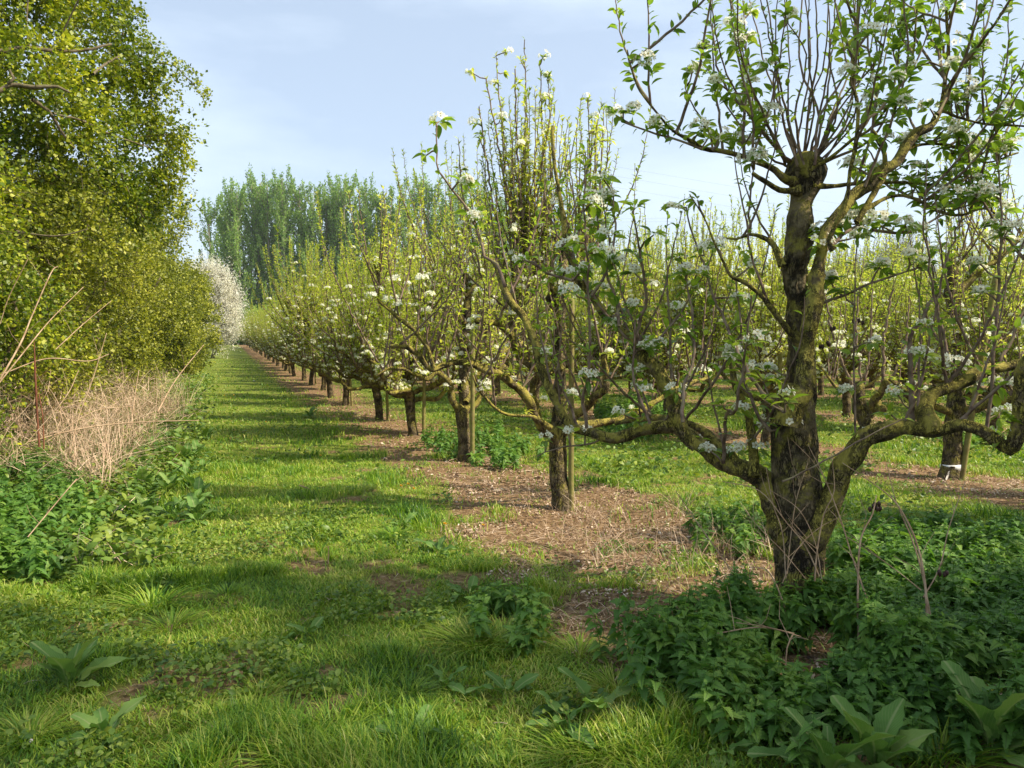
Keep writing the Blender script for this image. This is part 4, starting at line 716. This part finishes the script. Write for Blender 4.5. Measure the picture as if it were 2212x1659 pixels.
def grass(n, d0, d1, hmin, hmax, wd, pw=1.0):
    x, y, d = scatter(n, d0, d1, pw); lm = littermask(x, y); bm = bare(x, y)
    keep = (rs.rand(n) > lm*.93) & (rs.rand(n) > bm*.93) & ~((x < -1.9) & (y > 8)); x, y, d = x[keep], y[keep], d[keep]; m = len(x); tf = tuft(x, y)
    h = (hmin+(hmax-hmin)*(tf*.75+.25*rs.rand(m)))*(.6+.6*rs.rand(m)); az = vnoise(x, y, .22, 41)*9+rs.randn(m)*1.9; ln = .15+.8*rs.rand(m)+(1-tf)*.35
    ax = np.stack([np.cos(az)*ln, np.sin(az)*ln, np.ones(m)], 1); nm = np.stack([-np.cos(az), -np.sin(az), ln+.1], 1)+rs.randn(m, 3)*.25
    stamp(GA, T_BL, np.stack([x, y, gz(x, y)-.005], 1), ax, nm, h*1.15, wd*(.6+.8*rs.rand(m))*(1+.0*d))
grass(170000, 2.2, 5.5, .025, .13, .0058, 1.6); grass(130000, 5.2, 11, .03, .12, .0085, 1.5); grass(90000, 10, 24, .035, .12, .014, 1.4); grass(50000, 22, 60, .04, .12, .034, 1.3)
kind(GA.obj('grass', M['grass']), 'stuff')
# low broad-leaved weeds between the grass
WA = Acc()
def weeds(n, d0, d1, s, region=None, pw=1.4, hh=.07, nl=5):
    x, y, d = scatter(n, d0, d1, pw); pch = .55*vnoise(x, y, .8, 51)+.45*vnoise(x, y, .3, 52); keep = (pch > .55) & (littermask(x, y) < .5) if region is None else region(x, y); x, y = x[keep], y[keep]; k = len(x)
    x = np.repeat(x, nl)+rs.randn(k*nl)*s*.9; y = np.repeat(y, nl)+rs.randn(k*nl)*s*.9; m = k*nl; z = gz(x, y)+hh*(.2+rs.rand(m)); az = rs.rand(m)*6.3
    stamp(WA, T_MID2, np.stack([x, y, z], 1), np.stack([np.cos(az), np.sin(az), .5*rs.randn(m)+.15], 1), np.array([0, 0, 1.])+rs.randn(m, 3)*.45, s*(.6+.8*rs.rand(m)))
T_MID2 = leaf_t(3, .34, .2, .35, stalk=0, shape='broad')
weeds(9000, 2.3, 7, .026); weeds(4000, 6, 20, .045)
bank = lambda x, y: (x < -.55-.1*(y-6)*(y < 10)+.5*(vnoise(x, y, .6, 61)-.5)) & (x > -3.4) & (y > 5.2) & (y < 40)
weeds(11000, 5, 14, .055, bank, 1.4, .16, 6); weeds(8000, 12, 34, .09, bank, 1.3, .2, 6)
inter = lambda x, y: (x > 3.9) & (y > 5) & (rowd(x) > .8) & (.6*vnoise(x, y, 1.1, 55)+.4*vnoise(x, y, .4, 56) > .5)
weeds(8000, 6, 26, .055, inter, 1.3, .2, 6)
kind(WA.obj('low_weeds', M['weed']), 'stuff')
# litter of dead leaves and straw under the rows
LA = Acc(); SA = Acc()
def litter(n, d0, d1, s, pw=1.4):
    x, y, d = scatter(n, d0, d1, pw); keep = rs.rand(n) < littermask(x, y)*(.12+.88*sst(.42, .58, vnoise(x, y, .3, 71))); x, y = x[keep], y[keep]; m = len(x); az = rs.rand(m)*6.3
    stamp(LA, T_MID2, np.stack([x, y, gz(x, y)+.004+.02*rs.rand(m)], 1), np.stack([np.cos(az), np.sin(az), .35*rs.randn(m)], 1), np.array([0, 0, 1.])+rs.randn(m, 3)*.8, s*(.4+1.1*rs.rand(m)), s*(.4+.8*rs.rand(m)))
litter(60000, 3.0, 9, .022, 1.5); litter(40000, 8, 22, .042)
kind(LA.obj('leaf_litter', M['litter']), 'stuff')
def straws(n, d0, d1, L, wd, el, cond, pw=1.4, h0=0):
    x, y, d = scatter(n, d0, d1, pw); keep = cond(x, y); x, y = x[keep], y[keep]; m = len(x); az = rs.rand(m)*6.3; e = np.abs(el*rs.randn(m)); ax = np.stack([np.cos(az)*np.cos(e), np.sin(az)*np.cos(e), np.sin(e)], 1)
    stamp(SA, T_BL, np.stack([x, y, gz(x, y)+.01+h0*rs.rand(m)], 1), ax, rs.randn(m, 3)*.3+[0, 0, 1.], L*(.4+.9*rs.rand(m)), wd*(.6+.8*rs.rand(m)))
strip = lambda x, y: rs.rand(len(x)) < littermask(x, y)*sst(.4, .65, vnoise(x, y, .5, 81))
straws(26000, 3, 9, .13, .003, .14, strip); straws(16000, 8, 20, .2, .007, .1, strip); straws(1500, 3, 14, .22, .003, .7, lambda x, y: strip(x, y))
straws(9000, 4, 9, .30, .0032, 1.2, lambda x, y: (np.abs(x-3.25) < .9) & (y > 3.7) & (y < 6.6) & (vnoise(x, y, .35, 88) > .45))
straws(9000, 5, 20, .26, .006, .5, lambda x, y: bank(x, y) & (vnoise(x, y, .5, 89) > .45), 1.4, .12)
straws(2500, 2.3, 14, .10, .003, .15, lambda x, y: rs.rand(len(x)) < .5)
# the pale dead grass bank at the foot of the hedge
bank2 = lambda x, y: (np.abs(x+2.1+.035*(11-y)) < .72+.4*vnoise(x, y, 1.2, 91)) & (y > 8.0+.8*(x < -1.9)) & (y < 20) & (vnoise(x, y, .5, 93) > .27+.1*rs.rand(len(x)))
straws(60000, 7.5, 24, .85, .0065, 1.0, bank2, 1.3, .25); straws(70000, 7.5, 24, .42, .0055, .45, bank2, 1.3, .95)
kind(SA.obj('dead_grass', M['straw']), 'stuff')
# nettles
def nettle_patch(acc, sacc, pts, hs, ls):
    for (x, y), h in zip(pts, hs):
        z = float(gz(x, y)); n = int(6+h*22); lean = rs.randn(2)*.12; T = np.linspace(.15, 1, n); az0 = rs.rand()*6.3
        p = np.stack([x+lean[0]*h*T**2, y+lean[1]*h*T**2, z+h*T], 1); tube(sacc, np.vstack([[x, y, z-.01], p[::3], p[-1]]), np.linspace(.0032, .0016, len(p[::3])+2), 4, cap=False)
        k = 2 if n else 0; P = np.repeat(p, 2, 0); az = np.repeat(az0+np.arange(n)*PI/2, 2)+np.tile([0, PI], n)+rs.randn(2*n)*.25; s = ls*(.55+.75*np.sin(PI*np.clip(np.repeat(T, 2)*.72+.1, 0, 1)))*(1-.55*(np.repeat(T, 2) > .9)); el = -.15+1.0*np.repeat(T, 2)**5+rs.randn(2*n)*.32
        ax = np.stack([np.cos(az), np.sin(az), el], 1); stamp(acc, T_NET, P, ax, np.array([0, 0, 1.1])+rs.randn(2*n, 3)*.4, s*1.15)
def poly_pts(poly, n, gap=.05):
    P = np.array([G(*p) for p in poly]); lo, hi = P.min(0), P.max(0); o = []
    while len(o) < n:
        q = lo+(hi-lo)*rs.rand(2); c = False; j = len(P)-1
        for i in range(len(P)):
            if (P[i, 1] > q[1]) != (P[j, 1] > q[1]) and q[0] < (P[j, 0]-P[i, 0])*(q[1]-P[i, 1])/(P[j, 1]-P[i, 1])+P[i, 0]: c = not c
            j = i
        if c: o.append(q)
    return np.array(o)
NA = Acc(); NS = Acc()
p = poly_pts([(1400, 1470), (1500, 1420), (1660, 1365), (1900, 1300), (2290, 1255), (2290, 1600), (2140, 1640), (2020, 1600), (1880, 1640), (1700, 1650), (1560, 1600), (1420, 1520)], 1250); p += rs.randn(*p.shape)*.12; gp = vnoise(p[:, 0], p[:, 1], .22, 96) > .3; p = p[gp]; hs = .82*np.maximum(.07, .05+.32*vnoise(p[:, 0], p[:, 1], .38, 95)+.12*rs.rand(len(p))+.1*np.exp(-((p[:, 0]-2.9)**2+(p[:, 1]-2.9)**2)/.5)); nettle_patch(NA, NS, p, hs, .046)
p = poly_pts([(1820, 1190), (2060, 1170), (2290, 1200), (2290, 1260), (1900, 1290), (1780, 1250)], 240); nettle_patch(NA, NS, p, .14+.16*rs.rand(len(p)), .055)
p = poly_pts([(1480, 1140), (1640, 1130), (1680, 1190), (1600, 1210), (1500, 1190)], 50); nettle_patch(NA, NS, p, .10+.14*rs.rand(len(p)), .05)
p = poly_pts([(-80, 1060), (110, 1040), (230, 1130), (120, 1260), (-80, 1300)], 300); nettle_patch(NA, NS, p, .14+.2*rs.rand(len(p)), .055)
p = poly_pts([(1010, 1330), (1120, 1300), (1200, 1370), (1150, 1440), (1040, 1410)], 26); nettle_patch(NA, NS, p, .10+.12*rs.rand(len(p)), .05)
p = poly_pts([(900, 960), (1080, 930), (1180, 1000), (1100, 1030), (960, 1000)], 110); nettle_patch(NA, NS, p, .14+.16*rs.rand(len(p)), .06)
p = poly_pts([(1280, 900), (1420, 880), (1480, 940), (1330, 970)], 160); nettle_patch(NA, NS, p, .2+.25*rs.rand(len(p)), .07)
o = NA.obj('nettles', M['nettle'], uv=True); kind(o, 'stuff'); st = NS.obj('nettle_stems', M['nettle'], o)
# docks: every plant a thing
def dock_mesh(seed, n, L, up):
    r = np.random.RandomState(seed); A = Acc(); az = np.arange(n)*2.4+r.randn(n)*.3; el = up*(.4+.9*r.rand(n)); ax = np.stack([np.cos(az)*np.cos(el), np.sin(az)*np.cos(el), np.sin(el)], 1)
    nm = np.stack([-np.cos(az)*np.sin(el), -np.sin(az)*np.sin(el), np.cos(el)], 1)+r.randn(n, 3)*.25; sc = L*(.5+.6*r.rand(n)); stamp(A, T_DOCK, np.stack([np.cos(az), np.sin(az), 0*az], 1)*.012, ax, nm, sc, sc*(.75+.35*r.rand(n))); return A
dk = [dock_mesh(800+k, [10, 7, 9, 6, 13][k], [.26, .2, .17, .22, .28][k], [1.15, .85, .75, 1.0, 1.15][k]).obj('dock_plant', M['dock'], smooth=True, uv=True) for k in range(5)]; du = set()
docks = [(1890, 1680, 4, .82, 'large dock plant in the bottom right corner'), (1790, 1690, 0, .8, 'narrow-leaved dock left of the large corner dock'), (2140, 1640, 4, .75, 'dock plant with broad leaves at the right edge beside the nettles'), (1290, 1560, 1, 1.0, 'dock with flat spreading leaves below the bare soil patch'), (1215, 1580, 3, .7, 'small dock left of the flat spreading dock'), (1010, 1290, 3, .85, 'dock with one big leaf flopping to the right in the middle foreground'), (890, 1620, 3, .85, 'dock at the bottom edge centre left'), (1100, 1500, 3, .55, 'single upright dock in the grass'), (150, 1490, 4, .6, 'leafy dock at the lower left edge'), (225, 1590, 1, .6, 'low dock below the leafy dock at lower left'), (665, 1370, 3, .5, 'little dock in the middle of the shaded grass'), (950, 1200, 3, .75, 'dock beside the two dandelions'), (870, 1140, 2, .9, 'dock at the edge of the sunny grass'), (670, 905, 0, 1.0, 'dark dock clump standing by the path below the far trunks'), (380, 960, 4, .9, 'upper dock in the leafy bank left of the track'), (400, 1010, 4, 1.0, 'second dock down the leafy bank'), (350, 1060, 0, 1.0, 'broad dock on the leafy bank'), (430, 1080, 0, .8, 'dock spilling onto the track edge'), (310, 1120, 4, .7, 'dock at the lower end of the leafy bank'), (450, 1000, 2, 1.0, 'flat dock at the track edge opposite the third tree'), (330, 980, 0, .9, 'dock next to the dead grass bank'), (100, 985, 0, 1.2, 'dark tall dock under the dead stems at left'), (1480, 1530, 1, .5, 'small dock left of the nettle bed'), (1560, 1640, 2, .6, 'low dock between the grass and the nettles'), (1700, 1620, 1, .6, 'round-leaved dock in front of the nettles'), (960, 1480, 3, .5, 'torn dock in the foreground grass'), (620, 1090, 2, .55, 'flat dock rosette on the sunny track'), (540, 1040, 2, .5, 'tiny dock rosette on the track'), (1070, 905, 0, .8, 'pale dock between the first and second rows'), (2080, 1600, 1, .6, 'silvery dock leaf cluster near the right edge')]
for k in range(60):
    t = rs.rand(); docks.append((330+150*rs.rand()-50*t, 800+330*t**1.1, rs.choice([0, 1, 2, 4]), .5+.45*rs.rand(), 'dock in the crowded leafy bank between the track and the dead grass'))
for k in range(14): docks.append((2060+150*rs.rand(), 955+25*rs.rand(), rs.choice([0, 4]), .8, 'bright dock in the patch behind the banded trunk'))
for px, py, v, s, lb in docks:
    s *= 1.08 if s > .8 or py < 1150 else 1.4; x, y = G(px, py); r = dk[v] if v not in du else dk[v].copy()
    if v in du: C.objects.link(r)
    du.add(v); r.location = (x, y, float(gz(x, y))); r.rotation_euler = (0, 0, rs.rand()*6.3); r.scale = (s, s, s); tagT(r, lb, 'dock plant', 'dock plants')
# grass tussocks (longer blades in clumps)
def tussock(seed):
    r = np.random.RandomState(seed); A = Acc(); n = 260; az = r.rand(n)*6.3; q = r.rand(n)**.5*.12; e = .35+.9*(1-q/.12)*r.rand(n)+.3; ax = np.stack([np.cos(az)*np.cos(e), np.sin(az)*np.cos(e), np.sin(e)], 1); nm = np.stack([-np.cos(az)*np.sin(e), -np.sin(az)*np.sin(e), np.cos(e)], 1)+r.randn(n, 3)*.2
    V, F, U = T_BL; V = V.copy(); V[:, 2] -= .25*V[:, 0]**2; stamp(A, (V, F, U), np.stack([q*np.cos(az), q*np.sin(az), 0*q], 1), ax, nm, .10+.13*r.rand(n), .005+.004*r.rand(n)); return A.obj('grass_tussock', M['grass'])
tus = [tussock(900+k) for k in range(3)]; tu = set()
tl = [(330, 1310, 1.2, 'tall dark tussock of grass in the left foreground'), (250, 1270, 1.0, 'tussock beside the tall dark one at left'), (370, 1350, .9, 'small tussock right of the tall dark one at left'), (1030, 1400, 1.1, 'grass tussock below the flopped dock leaf'), (1090, 1390, 1.0, 'grass tussock next to the bare soil'), (980, 1380, .8, 'short tussock left of the flopped dock leaf'), (720, 1600, 1.1, 'lush grass tussock at the bottom centre left'), (650, 1640, 1.0, 'tussock at the bottom edge'), (1250, 1640, 1.0, 'tussock among the flat docks at the bottom'), (1330, 1640, .9, 'tussock right of the flat docks at the bottom'), (2030, 1640, 1.1, 'tall thin grass clump in the bottom right corner'), (2170, 1480, 1.3, 'long grass at the right edge in the nettles'), (780, 1060, .9, 'tussock on the sunny edge of the track'), (850, 1160, .9, 'tussock near the dandelions'), (1250, 1420, .8, 'tussock on the border of the bare soil'), (490, 1290, .7, 'tussock in the middle of the shaded track'), (1330, 1500, .8, 'tussock in front of the nettle bed'), (60, 1590, .9, 'tussock in the bottom left corner'), (560, 1500, .7, 'low tussock in the shaded grass'), (880, 1500, .7, 'low tussock near the torn dock')]
for px, py, s, lb in tl:
    x, y = G(px, py); v = rs.randint(3); r = tus[v] if v not in tu else tus[v].copy()
    if v in tu: C.objects.link(r)
    tu.add(v); r.location = (x, y, float(gz(x, y))-.01); r.rotation_euler = (0, 0, rs.rand()*6.3); r.scale = (s*.9, s*.9, s*.72); tagT(r, lb, 'grass tussock', 'tussocks of longer grass')
for k in range(3):
    if k not in tu: bpy.data.objects.remove(tus[k])
# dandelions
def dandelion():
    r = np.random.RandomState(3); root = empty('dandelion'); A = Acc(); tube(A, np.array([(0, 0, 0), (.004, 0, .04), (0, .004, .08)]), [.0025, .002, .002], 5); A.obj('stem', M['weed'], root)
    A = Acc(); n = 40; az = r.rand(n)*6.3; e = r.rand(n)*1.4; ax = np.stack([np.cos(az)*np.cos(e), np.sin(az)*np.cos(e), np.sin(e)], 1); stamp(A, T_SMALL, np.repeat([[0, .004, .08]], n, 0), ax, np.array([0, 0, 1.])+r.randn(n, 3)*.2, np.full(n, .02), np.full(n, .012)); A.obj('flower_head', M['yellow'], root); return root
dd = dandelion(); first = True
for px, py, lb in [(866, 1062, 'left one of the dandelions on the sunny grass edge'), (882, 1058, 'middle one of the three dandelions on the sunny grass edge'), (893, 1068, 'right one of the three dandelions on the sunny grass edge'), (960, 1145, 'dandelion beside the dock in the half shade'), (1045, 1150, 'dandelion next to the bare soil'), (692, 992, 'lone dandelion in the middle of the track'), (505, 862, 'dandelion pair on the far track, right one'), (485, 863, 'dandelion on the far track, left one'), (500, 868, 'dandelion on the far track just below the pair'), (1322, 962, 'dandelion in the grass right of the second trunk'), (706, 897, 'dandelion near the dark dock clump'), (575, 920, 'dandelion in the sunlit middle of the track')]:
    x, y = G(px, py+8); r = dd if first else dup(dd, (0, 0, 0)); first = False; r.location = (x, y, float(gz(x, y))); s = 1.0+max(0, y-8)*.03; r.scale = (s, s, s); r.rotation_euler = (0, 0, rs.rand()*6); tagT(r, lb, 'dandelion', 'yellow dandelions in the grass')
# dry hollow stems around the big trunk and in the left bank
STW = .62
def stem(pts, d0, d1, label, twigs=3, grp='dry stems standing in the nettles', mat='stem', ground=True):
    P, R = tr(pts, d0, d1); R = R*STW
    A = Acc(); q = catmull(np.column_stack([P, R]), .04); tube(A, q[:, :3], np.maximum(q[:, 3], .0012), 6, .15, rs)
    for k in range(twigs):
        i = rs.randint(len(q)//4, len(q)-1); d = unit(np.array([rs.randn(), rs.randn(), .6+rs.rand()])); L = .08+.2*rs.rand(); tube(A, np.array([q[i, :3], q[i, :3]+d*L*.5+rs.randn(3)*.01, q[i, :3]+d*L]), [.0018, .0014, .001], 4, cap=False)
    o = A.obj('dry_stem', M[mat], None, True); tagT(o, label, 'dry stem', grp); return o
for a in [([(1592, 1250, 5), (1550, 1190, 5), (1500, 1120, 4), (1460, 1060, 3)], 4.1, 4.3, 'thin dead stem leaning left of the big trunk'),
    ([(1698, 1250, 5), (1690, 1150, 5), (1670, 1090, 4), (1655, 1010, 3)], 4.0, 4.1, 'dead stem close in front of the left side of the big trunk'),
    ([(1700, 1240, 5), (1708, 1160, 4), (1720, 1080, 4), (1745, 1000, 3)], 4.0, 4.05, 'dead stem crossing the middle of the big trunk'),
    ([(1760, 1255, 7), (1765, 1190, 6), (1780, 1110, 5), (1802, 1060, 4), (1796, 980, 3)], 3.95, 4.0, 'pale stem at the right side of the big trunk'),
    ([(1770, 1245, 6), (1740, 1180, 5), (1700, 1130, 5), (1640, 1060, 4), (1560, 1040, 3)], 3.95, 4.1, 'arched stem crossing the big trunk from right to left'),
    ([(1855, 1385, 9), (1853, 1290, 9), (1856, 1190, 8), (1864, 1150, 7), (1885, 1110, 6), (1893, 1070, 4)], 3.6, 3.75, 'tall dry stem right of the trunk topped by a dark seed pod'),
    ([(2003, 1330, 12), (1998, 1260, 10), (1985, 1190, 9), (1962, 1130, 8), (1930, 1080, 6), (1880, 1040, 4), (1820, 1000, 3)], 3.6, 3.8, 'thick double dry stem arching left over the nettles'),
    ([(2010, 1330, 7), (1990, 1230, 7), (1968, 1160, 6), (1935, 1080, 4), (1915, 1000, 3)], 3.62, 3.8, 'thinner stem beside the thick arching one'),
    ([(1995, 1290, 5), (2030, 1225, 5), (2050, 1140, 4), (2085, 1040, 3)], 3.7, 3.8, 'straight dry stem with dark knots near the right edge'),
    ([(1875, 1300, 7), (1840, 1200, 6), (1815, 1120, 5), (1780, 1030, 4), (1745, 960, 2)], 3.75, 3.9, 'curving stem leaning back over the big trunk'),
    ([(1990, 1275, 4), (1920, 1220, 4), (1830, 1160, 3)], 3.7, 3.9, 'stem slanting between the two tall dry stems'),
    ([(1550, 1368, 5), (1640, 1355, 6), (1715, 1368, 5)], 3.3, 3.35, 'bleached fallen stalk lying across the nettles'),
    ([(1590, 1345, 3), (1660, 1355, 4), (1730, 1375, 4)], 3.3, 3.35, 'thin stalk crossing the bleached fallen one'),
    ([(1697, 1450, 5), (1700, 1400, 6), (1714, 1368, 6)], 3.2, 3.3, 'upright piece under the fallen stalk'),
    ([(1614, 1345, 6), (1616, 1280, 6), (1620, 1240, 4)], 3.9, 3.9, 'short broken stem left of the trunk foot'),
    ([(1700, 1330, 6), (1680, 1270, 6), (1655, 1230, 5), (1620, 1225, 3)], 3.8, 3.9, 'bent stalk hooking left at the trunk foot'),
    ([(1775, 1250, 4), (1760, 1170, 4), (1725, 1100, 3), (1665, 1060, 3)], 3.9, 4.0, 'reddish stem in the tangle before the big trunk'),
    ([(1690, 1260, 4), (1720, 1190, 4), (1770, 1140, 3), (1830, 1110, 2)], 3.95, 4.0, 'stem crossing rightwards in the tangle before the big trunk'),
    ([(1740, 1250, 4), (1690, 1190, 3), (1640, 1140, 3), (1600, 1090, 2)], 3.9, 4.1, 'stem crossing leftwards low before the big trunk'),
    ([(712, 1250, 5), (709, 1210, 4), (710, 1180, 3)], 5.4, 5.4, 'short brown twig sticking up from the shaded grass'),
    ([(646, 1048, 5), (668, 1056, 5)], 8.4, 8.3, 'pale stick lying on the sunny track'),
    ([(1000, 965, 6), (1070, 968, 5)], 11.2, 11.2, 'pale stick lying behind the third trunk')]: stem(*a, twigs=2)
rd = barkmat('red_dry_dock', (.10, .035, .02), (.22, .09, .05), (.2, .1, .06), .1, 2, twig=True); M['red'] = rd
GL = 'dead stems in the left bank'
STW = .55
for a in [([(85, 965, 11), (80, 890, 10), (76, 810, 10), (74, 740, 4)], 6.3, 6.3, 'dark red-brown dead dock stalk standing in the left bank', 6, GL, 'red'), ([(95, 970, 7), (92, 900, 6), (84, 850, 4)], 6.3, 6.3, 'shorter red-brown stalk beside the tall one', 4, GL, 'red'), ([(152, 980, 5), (170, 900, 5), (200, 820, 4), (230, 720, 3)], 6.4, 6.8, 'slender brown stalk leaning right', 3, GL),
    ([(0, 820, 9), (45, 740, 8), (70, 680, 6), (110, 590, 5), (125, 575, 3)], 5.9, 6.5, 'long pale cane rising through the hawthorn shrub', 3, GL), ([(-20, 850, 6), (60, 750, 6), (110, 690, 5), (180, 620, 3)], 6, 6.8, 'second pale cane crossing beside the long one', 2, GL), ([(0, 810, 5), (100, 775, 5), (190, 780, 4), (235, 765, 3)], 6.4, 7.2, 'arched bramble cane above the dead grass', 1, GL), ([(120, 755, 4), (180, 700, 4), (240, 650, 2)], 7.4, 8, 'curved cane in front of the hedge', 1, GL),
    ([(60, 955, 6), (180, 925, 6), (300, 912, 5), (430, 908, 3)], 6.6, 7.4, 'long straw-coloured stalk lying across the bank', 1, GL), ([(60, 1160, 5), (110, 1100, 5), (165, 1035, 4)], 4.9, 5.2, 'dry stalk lying in the nettles at left', 4, GL), ([(100, 955, 4), (200, 890, 4), (285, 878, 3)], 6.8, 7.4, 'fine stalk crossing the long lying one', 2, GL), ([(340, 890, 7), (380, 820, 5), (440, 745, 3)], 9.5, 10.5, 'stalk leaning out of the far end of the dead grass', 1, GL), ([(55, 960, 4), (140, 860, 4), (170, 800, 3)], 6.2, 6.6, 'thin cane leaning right in the left bank', 2, GL), ([(0, 700, 4), (20, 640, 4), (60, 560, 3)], 7, 7, 'thin upright cane at the left edge', 2, GL), ([(285, 900, 6), (292, 850, 5), (300, 800, 3)], 9.2, 9.4, 'broken pale stem at the front of the dead grass', 1, GL)]: stem(*a)
# dried seed pods
def pods(cx, cy, d, n, spread, label):
    root = empty('seed_pod', Ppx(cx, cy, d)); A = Acc()
    for k in range(n):
        o = rs.randn(3)*spread; P = np.array([(0, 0, .012), (0, 0, .006), (.002, 0, -.006), (0, .002, -.014)])+o; tube(A, P, np.array([.003, .009, .009, .003]), 8, .2, rs)
    A.obj('pods', M['pod'], root, True); return tagT(root, label, 'seed pod', 'dark dried pods')
pods(1893, 1097, 3.75, 9, .012, 'dark clustered seed pod hanging on the tall dry stem'); pods(2040, 1235, 3.7, 4, .012, 'dark knots on the straight dry stem near the right edge'); pods(1862, 690, 4.3, 3, .018, 'three dark shrivelled fruits beside the big trunk'); pods(1781, 748, 4.35, 5, .022, 'dark shrivelled fruits hanging right against the big trunk'); pods(1800, 713, 4.35, 3, .012, 'small dark shrivelled fruits between the other two clusters')
# pale stones
for px, py, s, lb in [(1528, 1178+0, .03, 'pale stone at the grass edge near the litter'), (1425+0, 1160, .02, 'small pale stone in the litter'), (549, 837, .05, 'white stone on the far track'), (67, 1607, .012, 'tiny white pebble in the bottom left grass')]:
    A = Acc(); tube(A, np.array([(-s, 0, .3*s), (-.6*s, 0, .4*s), (0, 0, .45*s), (.6*s, .05*s, .4*s), (s, 0, .3*s)]), np.array([.2, .5, .6, .45, .15])*s, 10, .15, rs); o = A.obj('stone', M['stone'], None, True); x, y = G(px, py); o.location = (x, y, float(gz(x, y))+.02); o.rotation_euler = (0, 0, rs.rand()*6); tagT(o, lb, 'stone', 'pale stones')

# ------------------------------------------------------------------ the air over the fields
hv = []; 
for z in (-1.5, 95.0):
    for x, y in ((-950, -70), (1450, -70), (1450, 1550), (-950, 1550)): hv.append((x, y, z))
hm_, nt = newmat('haze_air'); pv = N(nt, 'ShaderNodeVolumePrincipled'); pv.inputs['Color'].default_value = (.86, .91, 1.0, 1); pv.inputs['Density'].default_value = .00025; pv.inputs['Anisotropy'].default_value = .2
o = N(nt, 'ShaderNodeOutputMaterial'); nt.links.new(pv.outputs[0], o.inputs['Volume'])
hz = mesh('haze', np.array(hv, float), np.array([(0, 3, 2, 1), (4, 5, 6, 7), (0, 1, 5, 4), (1, 2, 6, 5), (2, 3, 7, 6), (3, 0, 4, 7)]), hm_); kind(hz, 'stuff')
bpy.context.scene.cycles.volume_bounces = 0
